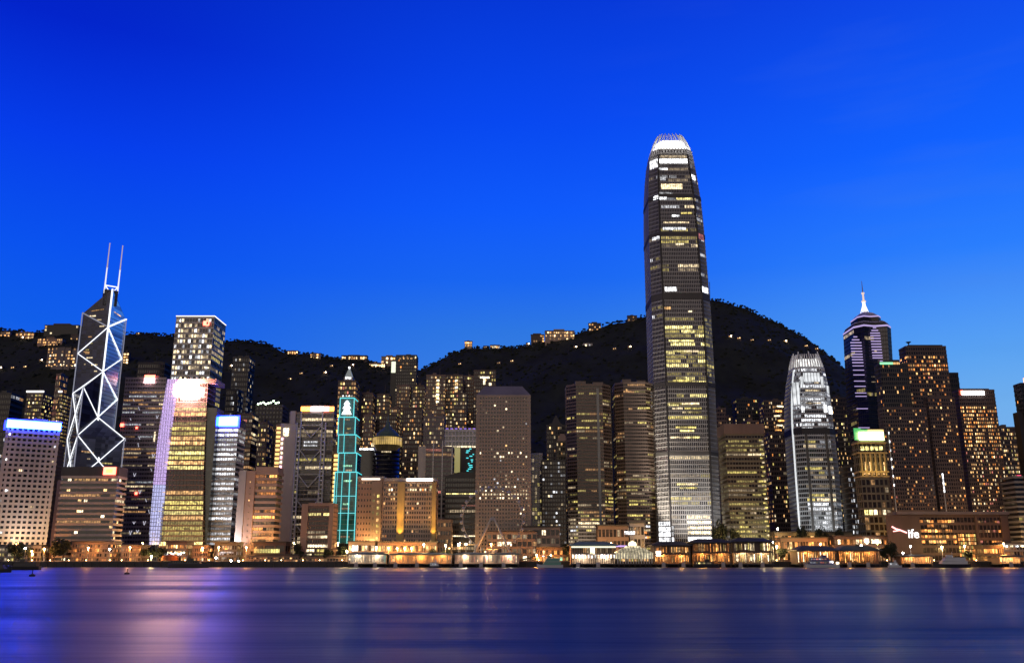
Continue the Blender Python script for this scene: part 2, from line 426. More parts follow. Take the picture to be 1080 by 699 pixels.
# ------------------------------------------------------------------ setting: water, quay, ground, hills
SHORE = 641.0
def water_mat():
    m, t, p = _m('harbour_water')
    p.inputs['Base Color'].default_value = (.002, .040, .175, 1); p.inputs['Specular Tint'].default_value = (.50, .80, 1, 1); p.inputs['Roughness'].default_value = .24; p.inputs['IOR'].default_value = 1.24
    g = t.nodes.new('ShaderNodeNewGeometry')
    def nz(sx, sy, sc_, det):
        mp = t.nodes.new('ShaderNodeMapping'); mp.inputs['Scale'].default_value = (sx, sy, 1); t.links.new(g.outputs['Position'], mp.inputs[0])
        n = t.nodes.new('ShaderNodeTexNoise'); n.inputs['Scale'].default_value = sc_; n.inputs['Detail'].default_value = det; t.links.new(mp.outputs[0], n.inputs[0]); return n.outputs[0]
    a = nz(.008, .040, 1.0, 2); b = nz(.030, .20, 1.0, 4)
    mr = t.nodes.new('ShaderNodeMapRange'); mr.inputs[1].default_value = .32; mr.inputs[2].default_value = .70; mr.inputs[3].default_value = .31; mr.inputs[4].default_value = .52
    t.links.new(a, mr.inputs[0]); t.links.new(mr.outputs[0], p.inputs['Roughness'])
    b1 = t.nodes.new('ShaderNodeBump'); b1.inputs['Strength'].default_value = .5; b1.inputs['Distance'].default_value = .5; t.links.new(b, b1.inputs['Height'])
    b2 = t.nodes.new('ShaderNodeBump'); b2.inputs['Strength'].default_value = .5; b2.inputs['Distance'].default_value = 1.6; t.links.new(a, b2.inputs['Height']); t.links.new(b1.outputs[0], b2.inputs['Normal'])
    t.links.new(b2.outputs[0], p.inputs['Normal'])
    return m
b = MB(); b.add([(-3500, -400, 0), (3500, -400, 0), (3500, SHORE + 2, 0), (-3500, SHORE + 2, 0)], [(0, 1, 2, 3)])
o = b.build('water', water_mat()); o['kind'] = 'structure'
GROUND_M = wall('asphalt', (.05, .048, .046), .85, .3)
b = MB(); b.add([(-9000, SHORE, GZ - .3), (9000, SHORE, GZ - .3), (9000, 9000, GZ - .3), (-9000, 9000, GZ - .3)], [(0, 1, 2, 3)])
o = b.build('ground', GROUND_M); o['kind'] = 'structure'
# promenade paving and a road behind it with kerbs and lane marks
b = MB(); b.box(-900, 900, SHORE - .0, SHORE + 9, GZ - .25, GZ)
o = b.build('promenade', wall('promenade_paving', (.20, .18, .16))); o['kind'] = 'structure'
b = MB(); b.add([(-900, SHORE + 9.2, GZ - .29), (900, SHORE + 9.2, GZ - .29), (900, SHORE + 21, GZ - .29), (-900, SHORE + 21, GZ - .29)], [(0, 1, 2, 3)])
o = b.build('road', wall('road_asphalt', (.045, .045, .047))); o['kind'] = 'structure'
b = MB()
for k in range(150): b.add([(-900 + k*12, SHORE + 15.0, GZ - .285), (-896 + k*12, SHORE + 15.0, GZ - .285), (-896 + k*12, SHORE + 15.2, GZ - .285), (-900 + k*12, SHORE + 15.2, GZ - .285)], [(0, 1, 2, 3)])
o = b.build('road_markings', wall('road_paint', (.7, .7, .68))); o['kind'] = 'structure'
# seawall: a dark battered face with vertical fender piles
b = MB()
b.add([(-900, SHORE - 1.0, -1.5), (900, SHORE - 1.0, -1.5), (900, SHORE - .3, GZ + .05), (-900, SHORE - .3, GZ + .05), (-900, SHORE + .4, GZ + .05), (900, SHORE + .4, GZ + .05)], [(0, 1, 2, 3), (3, 2, 5, 4)])
sw = b.build('seawall', wall('wet_stone', (.018, .017, .018), .6, .4, 0, .3))
tag(sw, 'long dark stone seawall rising from the water along the whole waterfront', 'seawall')
b = MB()
for k in range(300):
    x = -890 + k * 6; b.tube((x, SHORE - 1.25, -1), (x, SHORE - .9, GZ - .4), .25, 5)
o = b.build('fender_pile', W_TIMB, sw); o['kind'] = 'stuff'
b = MB(); b.box(-900, 900, SHORE - .45, SHORE + .5, GZ + .05, GZ + .32); b.build('coping', W_DKGR, sw)
b = MB()
for z in (1.0, .55): b.tube((-900, SHORE + .9, GZ + z), (900, SHORE + .9, GZ + z), .045, 4)
rl = b.build('rails', wall('railing_paint', (.30, .30, .30), .5)); rl.name = 'railing'; tag(rl, 'thin grey railing along the edge of the waterfront promenade', 'railing')
b = MB()
for k in range(900): b.box(-900 + k*2 - .03, -900 + k*2 + .03, SHORE + .86, SHORE + .94, GZ, GZ + 1.02)
o = b.build('post', MATS['railing_paint'], rl); o['kind'] = 'stuff'

RIDGE = [(-260, 352), (-100, 350), (0, 346), (40, 348), (80, 344), (130, 349), (180, 352), (235, 359), (262, 358), (282, 362), (300, 371), (340, 374), (370, 377), (400, 383), (425, 388), (443, 389),
         (455, 384), (475, 372), (495, 366), (545, 365), (565, 361), (590, 354), (620, 347), (650, 338), (685, 331), (720, 320), (750, 314), (765, 316), (790, 325), (820, 340), (850, 356),
         (880, 379), (905, 402), (935, 428), (970, 446), (1030, 450), (1085, 453), (1180, 470), (1350, 500)]
YR = 1950.0
RX = [(P(px, py, YR).x, P(px, py, YR).z) for px, py in RIDGE]
from mathutils import noise as mnoise
def zr(X):
    if X <= RX[0][0]: return RX[0][1]
    for (a, za), (b_, zb) in zip(RX, RX[1:]):
        if X <= b_:
            u = (X - a) / (b_ - a); return za + (zb - za) * u
    return RX[-1][1]
def terr(X, Y):
    if Y < 960: return GZ - 5
    t = (Y - 960) / (YR - 960)
    z = zr(X) - GZ
    if t <= 1: g = .16 * t + .84 * t ** 1.55
    else: g = max(.3, 1 - (t - 1) * .55)
    n = mnoise.fractal(Vector((X * .006, Y * .006, 3.1)), 1.0, 2.0, 5) * 26 * min(1, t * 2) * (1 - .92 * max(0, 1 - abs(t - 1) * 4))
    f = mnoise.fractal(Vector((X * .045, Y * .045, 7.7)), 1.0, 2.0, 3) * 5.0
    return GZ - 1 + z * g + n + f * min(1, t * 3)
nx_, ny_ = 300, 90
b = MB()
ys = [950 + (YR * 1.28 - 950) * (j / (ny_ - 1)) for j in range(ny_)]
xs = [-1750 + 3400 * i / (nx_ - 1) for i in range(nx_)]
b.v = [(x, y, terr(x, y)) for y in ys for x in xs]
b.f = [(j*nx_+i, j*nx_+i+1, (j+1)*nx_+i+1, (j+1)*nx_+i) for j in range(ny_-1) for i in range(nx_-1)]; b.m = [0] * len(b.f)
HILL_M = wall('hillside_undergrowth', (.020, .024, .017), .95, .6, 0, .02)
o = b.build('hill', HILL_M, None, True); o['kind'] = 'structure'
# far wood on the slopes: reads as one mass
b = MB(); rr = random.Random(3)
ICO = [(0,0,1), (.894,0,.447), (.276,.851,.447), (-.724,.526,.447), (-.724,-.526,.447), (.276,-.851,.447), (.724,.526,-.447), (-.276,.851,-.447), (-.894,0,-.447), (-.276,-.851,-.447), (.724,-.526,-.447)]
ICF = [(0,1,2), (0,2,3), (0,3,4), (0,4,5), (0,5,1), (1,6,2), (2,7,3), (3,8,4), (4,9,5), (5,10,1), (6,7,2), (7,8,3), (8,9,4), (9,10,5), (10,6,1)]
for k in range(9000):
    Y = 1010 + (YR + 30 - 1010) * (rr.random() ** .55) if k > 3200 else YR + rr.uniform(-25, 12)
    X = rr.uniform(-1500, 1350); r = rr.uniform(2.4, 5.2) * (.8 if k > 3200 else .55); z = terr(X, Y)
    b.add([(X + x * r * rr.uniform(.7, 1.3), Y + y * r * rr.uniform(.7, 1.3), z + r * .35 + zz * r * rr.uniform(.6, 1.15)) for x, y, zz in ICO], ICF)
o = b.build('woodland', wall('dark_foliage', (.021, .026, .018), .95, .25, 0, .05)); tag(o, 'dark unlit woodland covering the hills behind the city', 'woodland', None, 'stuff')
def on_hill(px, py):
    d = ray(px, py); Y = 985.0
    while Y < YR + 20:
        q = Vector((0, 0, CAM_H)) + d * (Y / d.y)
        if q.z <= terr(q.x, Y): return q
        Y += 4
    q = Vector((0, 0, CAM_H)) + d * ((YR + 5) / d.y); return Vector((q.x, q.y, terr(q.x, q.y)))

# ------------------------------------------------------------------ hillside houses and blocks
LH_W = lit('house_light_warm', (1, .48, .15), 1.5, .95, .3); LH_B = lit('house_light_bright', (1, .62, .28), 3.4, .8, .3); LH_C = lit('house_light_cream', (1, .80, .5), 2.0, .85, .3)
def hill_block(name, label, cat, xl, xr, ytop, ybot, wm, n, fl, mats, p, seed, curve=0.0, terr_light=None, group=None, base_light=False):
    rnd = random.Random(seed); c = on_hill((xl + xr) / 2, ybot); Y = c.y
    A, B_ = P(xl, ybot, Y), P(xr, ybot, Y); W = B_.x - A.x; H = P((xl + xr) / 2, ytop, Y).z - A.z
    z0 = A.z
    t = thing(name, label, cat, ((A.x + B_.x) / 2, Y, z0), 0, group)
    dep = max(9, W * .28); wl = MB(); seg = 5 if curve else 1
    def fy(u): return curve * W * (4 * (u - .5) ** 2 - 1) * -1 * 1.0
    for k in range(seg):
        u0, u1 = k / seg, (k + 1) / seg; yo = -fy((u0 + u1) / 2) if curve else 0
        hh = H * (1 if curve else 1); wl.box(-W/2 + W*u0, -W/2 + W*u1 + .01*k, yo, yo + dep, -14 - k*.01, hh + k*.01)
    if not curve:
        q = rnd.uniform(.25, .7); wl.box(-W*q/2, W*q*.4, 2, dep - 1, H - .1, H + H*.22)
    wl.build('wall', wm, t)
    rf = MB(); rf.box(-W/2 - .6, W/2 + .6, -(curve*W if curve else 0) - .8, dep + .6, H + .03, H + .9); rf.build('roof', W_DKGR, t)
    cells = [(i, j) for i in range(n) for j in range(fl)]; rnd.shuffle(cells)
    for i, j in cells:
        if rnd.random() > p: continue
        u = (i + .5) / n; k = min(seg - 1, int(u * seg)); yo = -fy((k + .5) / seg) if curve else 0
        ww = W / n * rnd.uniform(.45, .85); wh = H / fl * rnd.uniform(.4, .62)
        panel(t, rnd.choice(mats), 'window', (-W/2 + W * u, yo - .15, H * (j + .5) / fl), (ww, .3, wh))
    if base_light:
        for i in range(6):
            panel(t, LH_B, 'terrace_light', (-W/2 + W * (i + .5) / 6 + rnd.uniform(-1, 1), -(curve*W) - 1.5, rnd.uniform(-.5, 1.0)), (2.0, .6, 1.2))
    return t
hill_block('apartment_block', 'broad curved apartment block high on the left hill with lamps along its foot', 'apartment block', 49, 81, 367, 387, W_PURP, 14, 6, [LH_W, LH_C, LW['warm'], LW['warmd']], .42, 1, .14, base_light=True)
hill_block('hill_mansion', 'orange floodlit long house on the ridge near the left edge of the view', 'house', 16, 35, 351, 358, W_TAN, 9, 2, [LH_B, LH_W], .85, 2)
hill_block('hill_mansion', 'small lit house on the ridge at the far left edge of the view', 'house', 0, 10, 350, 355, W_TAN, 5, 2, [LH_B, LH_W], .6, 3)
hill_block('apartment_block', 'long brown terrace block below the ridge above the curved apartment block', 'apartment block', 39, 65, 357, 365, W_PINK, 14, 3, [LH_W, LW['warm']], .5, 4)
hill_block('apartment_block', 'flat dark block on the skyline just left of the braced glass tower', 'apartment block', 46, 82, 343, 353, W_BLACK, 12, 3, [LW['warm'], LW['cream']], .14, 5)
hill_block('hill_mansion', 'small lit house tucked beside the left edge of the braced glass tower', 'house', 74, 82, 353, 359, W_DKBR, 4, 2, [LW['warm'], LW['creamd']], .5, 6)
hill_block('hill_mansion', 'narrow yellow lit block just right of the braced glass tower', 'house', 129, 135, 372, 384, W_DKBR, 2, 4, [LH_B, LH_W], .7, 7)
hill_block('hill_mansion', 'orange lit villa on the ridge right of the gridded office tower', 'house', 303, 314, 370, 374, W_TAN, 5, 1, [LH_B, LH_W], .8, 8)
hill_block('hill_mansion', 'orange lit villa with three bright windows on the ridge, second from the gridded tower', 'house', 327, 338, 373, 378, W_TAN, 5, 2, [LH_B, LH_W], .6, 9)
hill_block('hill_mansion', 'wide flat roofed terrace with a row of orange lights, above the green outlined tower', 'house', 360, 387, 375, 380, W_DKBR, 11, 1, [LH_B, LH_W, LH_B], .8, 10)
hill_block('hill_mansion', 'low bright row of yellow lights on the ridge right of the flat roofed terrace', 'house', 389, 406, 383, 388, W_TAN, 8, 1, [LH_B, LH_C], .75, 11)
hill_block('hill_mansion', 'orange lit ridge restaurant with a projecting roof beside the tall dark ridge tower', 'restaurant', 402, 419, 376, 384, W_TAN, 7, 2, [LH_B, LH_W], .55, 12)
hill_block('hill_mansion', 'small round orange lit pavilion on the shoulder of the peak', 'house', 490, 498, 360, 366, W_TAN, 3, 2, [LH_B, LH_W], .9, 13)
hill_block('hill_mansion', 'pale lit low house on the peak ridge right of the small round pavilion', 'house', 517, 527, 364, 368, W_PALE, 5, 1, [LH_C, LH_W], .8, 14)
hill_block('apartment_block', 'dark end block of the ridge group above the square windowed tower', 'apartment block', 560, 574, 353, 361, W_DKBR, 6, 3, [LH_W, LW['warm']], .35, 15)
hill_block('apartment_block', 'orange lit ridge apartments above the square windowed tower, widest of the peak group', 'apartment block', 575, 606, 349, 359, W_TAN, 14, 3, [LH_B, LH_W, LW['warm'], LW['warmd']], .6, 16)
hill_block('apartment_block', 'tall dark orange lit block alone on the peak ridge left of the tallest tower', 'apartment block', 621, 634, 341, 349, W_DKBR, 5, 3, [LH_W, LH_B], .5, 17)
hill_block('hill_mansion', 'faint brown house on the peak ridge beside the tallest tower', 'house', 662, 672, 333, 339, W_DKBR, 4, 2, [LW['warmd'], LW['pinkd']], .6, 18)
hill_block('hill_mansion', 'white lit villa halfway up the peak below the ridge apartments', 'house', 615, 625, 362, 366, W_PALE, 5, 1, [LH_C, LW['white']], .7, 19)
# scattered single houses with one bright lamp, hardly more than points of light
PTS = [(24, 357, 1), (67, 352, 0), (44, 381, 1), (1, 389, 1), (14, 389, 0), (27, 388, 0), (52, 352, 0), (73, 346, 0), (120, 372, 1), (132, 379, 0), (146, 353, 0), (244, 387, 1), (232, 395, 0),
       (318, 395, 0), (306, 401, 0), (343, 394, 1), (350, 387, 0), (372, 386, 1), (396, 372, 0), (395, 381, 0), (414, 411, 0), (485, 385, 0), (540, 382, 0), (526, 384, 0), (512, 366, 0), (557, 364, 1), (607, 367, 1), (664, 367, 1), (648, 369, 0),
       (770, 356, 1), (779, 358, 0), (793, 360, 0), (811, 360, 0), (828, 361, 1), (850, 366, 0), (861, 369, 0)]
LP = glow('porch_lamp', (1, .78, .5), 26)
def small_house():
    t = thing('hill_house', '', 'house'); b = MB(); b.box(-4.5, 4.5, -3, 4, -8, 4); b.build('wall', W_DKBR, t)
    b = MB(); b.add([(-5, -3.5, 4.02), (5, -3.5, 4.02), (5, 4.5, 4.02), (-5, 4.5, 4.02), (-5, .5, 6.4), (5, .5, 6.4)], [(0, 1, 5, 4), (3, 4, 5, 2), (0, 4, 3), (1, 2, 5)]); b.build('roof', W_DKGR, t)
    panel(t, LW['warm'], 'window', (-2, -3.12, 2), (1.8, .2, 1.4)); return t
def dup(root, loc, rz=0.0, label=None):
    r = root.copy(); COL.objects.link(r); r.location = loc; r.rotation_euler = (0, 0, rz)
    if label: r['label'] = label
    for ch in list(root.children):
        c = ch.copy(); COL.objects.link(c); c.parent = r
        for g in ch.children:
            d = g.copy(); COL.objects.link(d); d.parent = c
    return r
SPOTS = ['just under the far left ridge lights', 'on the skyline above the curved apartment block', 'left of the curved apartment block', 'at the left edge of the dark left slope', 'on the dark left slope, second from the left edge', 'on the dark left slope, third from the left edge', 'on the skyline over the left end of the flat dark ridge block', 'on the flat dark block skyline beside the braced glass tower',
 'just right of the braced glass tower, upper of two', 'just right of the braced glass tower, lower of two', 'on the ridge between the braced and gridded towers', 'on the slope just right of the gridded office tower', 'low on the slope at the edge of the gridded office tower', 'on the bare slope above the truss bank, right one', 'on the bare slope above the truss bank, left one', 'on the slope left of the lit pyramid cap', 'on the slope left of the lit pyramid cap and higher up', 'just above the lit pyramid cap', 'on the ridge behind the flat roofed terrace', 'under the right end of the flat roofed terrace', 'on the slope left of the tall black ridge tower',
 'on the left shoulder of the peak above the apartment group', 'on the peak slope right above the square windowed tower', 'on the peak slope left above the square windowed tower', 'on the peak ridge next to the pale lit low house', 'on the peak ridge left of the widest ridge apartments', 'below the widest ridge apartments on the peak', 'on the peak slope by the left edge of the tallest tower', 'on the peak slope a little left of the tallest tower',
 'on the right flank of the peak, first from the tallest tower', 'on the right flank of the peak, second from the tallest tower', 'on the right flank of the peak, third from the tallest tower', 'on the right flank of the peak, fourth from the tallest tower', 'on the right flank above the white crowned tower', 'on the right flank above the right shoulder of the white crowned tower', 'lowest on the right flank near the lavender barred tower']
h0 = small_house()
for k, (px, py, br) in enumerate(PTS):
    q = on_hill(px, py); h = h0 if k == 0 else small_house()
    h.location = q; h.rotation_euler = (0, 0, 0); h.scale = (1, 1, 1)
    h['label'] = ('bright' if br else 'faint') + ' house light ' + SPOTS[k]; h['group'] = 'lone houses on the hillside'
    if br: panel(h, LP, 'lamp', (1.5, -3.6, 2.6), (1.7, .5, 1.7))
    else: panel(h, LH_B, 'lamp', (1.5, -3.6, 2.6), (1.5, .5, 1.4))
# ------------------------------------------------------------------ illuminated signs
S_WHITE = glow('sign_white', (1, .50, .46), 105); S_BLUE = glow('sign_blue', (.008, .02, 1), 9); S_BLUEW = glow('sign_blue_white', (.010, .045, 1), 110)
S_RED = glow('sign_red', (1, .10, .06), 9); S_ORG = glow('sign_orange', (1, .38, .05), 6); S_GRN = glow('sign_halo_green', (.01, .5, .10), .9); S_CREAM = glow('sign_cream', (1, .92, .70), 9)
S_EDGE = glow('edge_light', (1, .96, .90), 1.5); S_EDGED = glow('edge_light_dim', (.85, .85, 1), 1.0); S_CYAN = glow('tube_cyan', (.07, .62, .66), 1.25); S_PURP = glow('tube_lavender', (.62, .48, .95), .72)
S_WHT2 = glow('sign_white_soft', (1, .97, .95), 7); S_GOLD = glow('strip_gold', (1, .60, .18), 1.6); S_YEL = glow('lit_panel_yellow', (.75, .66, .22), .38); S_TEAL = glow('lit_panel_teal', (.05, .60, .65), 1.6)
S_LED = lit('led_facade', (.66, .47, .95), .9, .28, .9, True, rndv=.01); S_LEDB = lit('led_facade_low', (.56, .58, 1.0), .9, .28, .9, True, rndv=.01)
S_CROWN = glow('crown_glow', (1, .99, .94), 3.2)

# ================================================================== LEFT SIDE, FRONT ROW
t = tower('hotel_block', 'pale slab with a grid of square dark windows under a glowing blue roof sign', 'hotel', 9, 64, 446, 690, 16, 27, 10, W_PALE, G_DARK, yaw=31, band=.50, pier=.36, proud=.7,
      lits=[(0, 1, .025, [('whiteb', 1), ('cream', 2), ('white', 2)], 'c')], seed=1, pedge=2.2)
for k, f in enumerate((.66, .66, .66, .30, .30)): pass
z1 = t.H; b = MB()
sign(t, -.02, 1.02, z1 - 4.6, z1 + 1.0, S_BLUEW, 'roof_sign', thick=1.4, off=1.0)
panel(t.root, S_BLUE, 'roof_sign_edge', (0, -t.D/2 - 1.0, z1 + 1.6), (t.W * 1.06, 1.2, .9)); panel(t.root, S_BLUE, 'roof_sign_edge', (-t.W/2 - 1.6, -t.D/2 + 4, z1 - 2.4), (1.4, 11, 6))
b.box(-t.W/2 - 1.5, t.W/2 + 1.5, -t.D/2 - 1.5, t.D/2 + 1.5, 4.5, 7.0); b.build('podium_canopy', W_WHITE, t.root)
for k in range(5): panel(t.root, LW['creamb'], 'canopy_light', (-t.W*.45 + k * t.W * .22, -t.D/2 - 1.9, 4.0), (t.W * .10, .4, .9))
for dx in (-16, 16): spot('podium_lamp', (t.root.location.x + dx - 4, 670, GZ + 16), (t.root.location.x + dx - 10, 700, 40), 20000, (1, .88, .78), 120, 1)

t = tower('ribbon_window_block', 'low brown office block with stacked ribbon windows in front of the braced glass tower', 'office block', 66, 133, 503, 664, 15, 16, 18, wall('beige_bands', (.50, .40, .33)), G_DARK, band=.46, pier=.0, proud=.8,
      lits=[(0, 1, .22, [('warm', 2), ('warmd', 6), ('cream', 2)], 'r'), (0, 1, .03, [('creamb', 1), ('warmb', 1)], 'c')], seed=2, roof=False)
b = MB(); b.box(-t.W/2 - 1, t.W/2 + 1, -t.D/2 - 1, t.D/2, t.H + 1.05, t.H + 7.5); b.build('roof_band', W_DKGR, t.root)
b = MB(); b.prism([(-t.W/2 - 6, 0), (-t.W/2 - 4.5, -5), (-t.W/2 - .3, -t.D/2 + .4), (-t.W/2 - .3, t.D/2)], 0, t.H - 2); b.build('stair_tower', W_BROWN, t.root)
panel(t.root, S_RED, 'roof_sign', (t.W/2 - 5.5, -t.D/2 - 1.4, t.H + 4.4), (9, .7, 5.6)); panel(t.root, S_ORG, 'sign_emblem', (t.W/2 - 5.5, -t.D/2 - 1.9, t.H + 4.4), (4.6, .5, 2.6))

# ---- braced glass tower: four triangular shafts of different height
def braced_tower():
    D0 = 845.0; rows = dict(B=463, L=413, T=328)
    A = P(82, 463, D0); FR = None
    phi = math.radians(37.7); c, s = math.cos(phi), math.sin(phi)
    dist = D0 * math.cos(PITCH) + (A.z - CAM_H) * math.sin(PITCH)
    S = 44.7 * dist / 950 * 1.02
    # local frame: FL at origin, x along the front edge, y along the side
    t = thing('braced_tower', 'dark glass tower of triangular shafts with glowing white cross braces and two masts', 'skyscraper', (A.x, A.y, GZ), phi)
    FL, FRp, BR, BL, C = (0, 0), (S, 0), (S, S), (0, S), (S / 2, S / 2)
    cen = (A.x + c * S/2 - s * S/2, A.y + s * S/2 + c * S/2)
    zz = lambda row, px=100: P(px, row, cen[1]).z - GZ
    zB, zBc = zz(463), zz(440); zL, zLc = zz(414), zz(392); zT, zTc = zz(329), zz(304)
    def shaft(name, p, q, zo, zc, mat):
        b = MB(); b.add([(*p, 0), (*q, 0), (*C, 0), (*p, zo), (*q, zo), (*C, zc)], [(0, 1, 4, 3), (1, 2, 5, 4), (2, 0, 3, 5), (3, 4, 5)])
        return b.build(name, mat, t)
    GB = glass('braced_glass_dark', (.035, .042, .085), .12, .3, (.22, .25)); GL = glass('braced_glass_sky_sheen', (.62, .74, 1.0), .30, .9, (.22, .25)); GL.node_tree.nodes['Principled BSDF'].inputs['Metallic'].default_value = .92  # pale metallic copy of the glass carries the sky's sheen in its colour
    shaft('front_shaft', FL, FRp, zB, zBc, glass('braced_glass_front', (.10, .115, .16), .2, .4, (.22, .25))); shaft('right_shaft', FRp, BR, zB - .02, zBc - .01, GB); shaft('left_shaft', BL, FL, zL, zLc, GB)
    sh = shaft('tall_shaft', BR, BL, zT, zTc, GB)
    # right inner face C-BR: sky reflection put into the colour of a pale overlay
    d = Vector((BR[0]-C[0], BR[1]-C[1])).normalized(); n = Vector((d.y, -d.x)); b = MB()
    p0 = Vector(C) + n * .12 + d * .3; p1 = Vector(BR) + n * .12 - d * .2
    b.add([(*p0, zBc), (*p1, zB), (*p1, zT), (*p0, zTc - 2)], [(0, 1, 2, 3)]); b.build('sky_sheen_overlay', GL, t)
    # floor lines
    b = MB()
    for k in range(60):
        z = 8 + k * (zT - 10) / 60
        for (u, v) in ((FL, FRp), (BL, FL)):
            if z > (zB if u == FL else zL) - 3: continue
            dd = (Vector(v) - Vector(u)).normalized(); nn = Vector((dd.y, -dd.x))
            a0 = Vector(u) + nn * .18; a1 = Vector(v) + nn * .18; a2 = Vector(u) - nn * .1; a3 = Vector(v) - nn * .1
            b.add([(*a0, z), (*a1, z), (*a1, z + .5), (*a0, z + .5), (*a2, z + .5), (*a3, z + .5)], [(0, 1, 2, 3), (3, 2, 5, 4)])
        for v in (BL, BR):
            zlo = zLc if v == BL else zBc
            if z < zlo: continue
            dd = (Vector(v) - Vector(C)).normalized(); nn = Vector((dd.y, -dd.x)) * (1 if v == BR else -1)
            a0 = Vector(C) + nn * .2; a1 = Vector(v) + nn * .2
            b.add([(*a0, z), (*a1, z), (*a1, z + .45), (*a0, z + .45)], [(0, 1, 2, 3) if v == BR else (3, 2, 1, 0)])
    b.build('floor_lines', wall('floor_line', (.075, .085, .13), .5), t)
    TB = glow('brace_tube', (.92, .95, 1), 1.5); TD = glow('brace_soft', (.55, .58, .75), .32)
    e = lambda p, out=1.2: tuple(Vector(p) + (Vector(p) - Vector(C)).normalized() * out)
    co = tuple(Vector(C) + Vector((.2, -1)).normalized() * .0)
    f_ = Vector((c * -1 * 0 - .0, 0))
    toward = Vector((-.0, -1.0)); 
    # centre column stands proud of the valley where the two inner faces meet
    vd = (Vector(FL) + Vector(FRp)) / 2 - Vector(C); vd = vd.normalized(); vl = (Vector(FL) - Vector(C)).normalized()
    pc = Vector(C) + (vd * .6 + vl * .6) * .9
    def tb(p, zp, q, zq, r=.44, m=TB, nm='brace'):
        b = MB(); b.tube((*p, zp), (*q, zq), r, 6); return b.build(nm, m, t)
    mod = (zTc - zz(345))
    zc = [zz(345), zz(392), zz(440), zz(488)]; zo = [zT, zz(372), zz(416), zB, zz(510)]
    inl = Vector((0, 0)) 
    bl, br, fl, fr = Vector(e(BL, .5)), Vector(e(BR, .5)), Vector(e(FL, .6)), Vector(e(FRp, .6))
    nL = Vector((-1, -1)).normalized() * .8; nR = Vector((1, -1)).normalized() * .8     # outward from the inner faces towards the viewer
    nLf = (Vector(FL) - Vector(C)).normalized() * .8
    blp = bl + nLf * .9; brp = br + nLf * .0 + Vector((.5, -1.0)) * .8
    tb(pc, zBc, pc, zTc - 1, .8, TB, 'centre_column')
    tb(blp, zL, blp, zT, .55, TD, 'corner_column'); tb(brp, zB, brp, zT, .5, TD, 'corner_column')
    tb(blp, zT, pc, zc[0], .7, TD); tb(brp, zT, pc, zc[0], .75)
    tb(pc, zc[0], blp, zo[1]); tb(blp, zo[1], pc, zc[1]); tb(pc, zc[0], brp, zo[1]); tb(brp, zo[1], pc, zc[1])
    tb(pc, zc[1], blp, zL); tb(pc, zc[1], brp, zo[2]); tb(brp, zo[2], pc, zBc)
    flp = fl + Vector((-.2, -.5)); frp = fr + Vector((.3, -.5))
    tb(flp, zL, pc, zBc); tb(pc, zBc, flp, zB); tb(pc, zBc, frp, zB); tb(pc, zBc - .2, brp, zB, .4)
    # front face below the eaves
    fm = (Vector(FL) + Vector(FRp)) / 2 + Vector((0, -1.0))
    tb(flp, zB, fm, zz(488)); tb(frp, zB, fm, zz(488)); tb(pc, zBc, fm, zz(488), .85, TB, 'centre_column')
    tb(fm, zz(488), flp, zz(512)); tb(fm, zz(488), frp, zz(512)); tb(frp, zB, frp, 4, .6, TD, 'corner_column'); tb(flp, zB, flp, 4, .6, TD, 'corner_column')
    # left face
    tb(blp, zL, flp, zB); tb(flp, zL, blp, zB); tb(blp, zB, flp, zz(510)); tb(flp, zB, blp, zz(510)); tb(blp, zL, blp, 4, .5, TD, 'corner_column'); tb(flp, zL, flp, zB, .5, TD, 'corner_column')
    # crown: lit line, machine floor, twin masts on a frame
    cb = (Vector(BL) + Vector(BR)) / 2
    ctr = Vector(C) * .72 + cb * .28
    xd = (Vector(BR) - Vector(BL)).normalized()
    b = MB(); zt = zz(313, 112); w2 = S * .16
    q = [ctr - xd * w2 + vd * 2, ctr + xd * w2 + vd * 2, ctr + xd * w2 - vd * 5, ctr - xd * w2 - vd * 5]
    b.prism([tuple(v) for v in q], zT + 8, zTc - 1); b.build('crown', W_DKGR, t)
    for sg in (-1, 1):
        m0 = ctr + xd * sg * S * .155; zb = zTc - 3; z2 = zz(296, 114); z3 = zz(257, 118)
        b = MB(); zm = zb + (z3 - zb) * .5
        b.tube((*m0, zb), (*m0, zm), .8, 8, 0, .55); mo = b.build('mast', glow('mast_self_glow', (.95, .97, 1), .9), t)  # masts and tips given a glow to read pale against the sky
        b = MB(); b.tube((*m0, zm), (*m0, z3), .62, 8, 0, .45); b.tube((*m0, zm - .4), (*m0, zm + .4), .9, 8); b.tube((*m0, z3), (*m0, z3 + .8), .6, 6); b.build('mast_tip', glow('mast_tip_self_glow', (.9, .75, .8), .42), mo)
    z2 = zTc + 3.5
    a0 = ctr - xd * S * .155; a1 = ctr + xd * S * .155
    tb(a0, z2, a1, z2, .5, TB, 'mast_frame'); tb(a0, z2, (a0 + a1) / 2, zTc - 4, .4, TB, 'mast_frame'); tb(a1, z2, (a0 + a1) / 2, zTc - 4, .4, TB, 'mast_frame'); tb(a0, z2, a0, zTc - 5, .5, TB, 'mast_frame'); tb(a1, z2, a1, zTc - 5, .5, TB, 'mast_frame')
    # a lit floor line under the crown and a few lit floors
    for v, z, m in ((BL, zT + 1.5, 'warm'), (BR, zT + .6, 'warm')):
        u0 = Vector(C) * .75 + Vector(v) * .25 + nLf * .6; u1 = Vector(C) * .3 + Vector(v) * .7 + nLf * .6
        b = MB(); b.tube((*u0, z + 1.5), (*u1, z), .45, 5); b.build('crown_light', LW[m], t)
    rnd = random.Random(5)
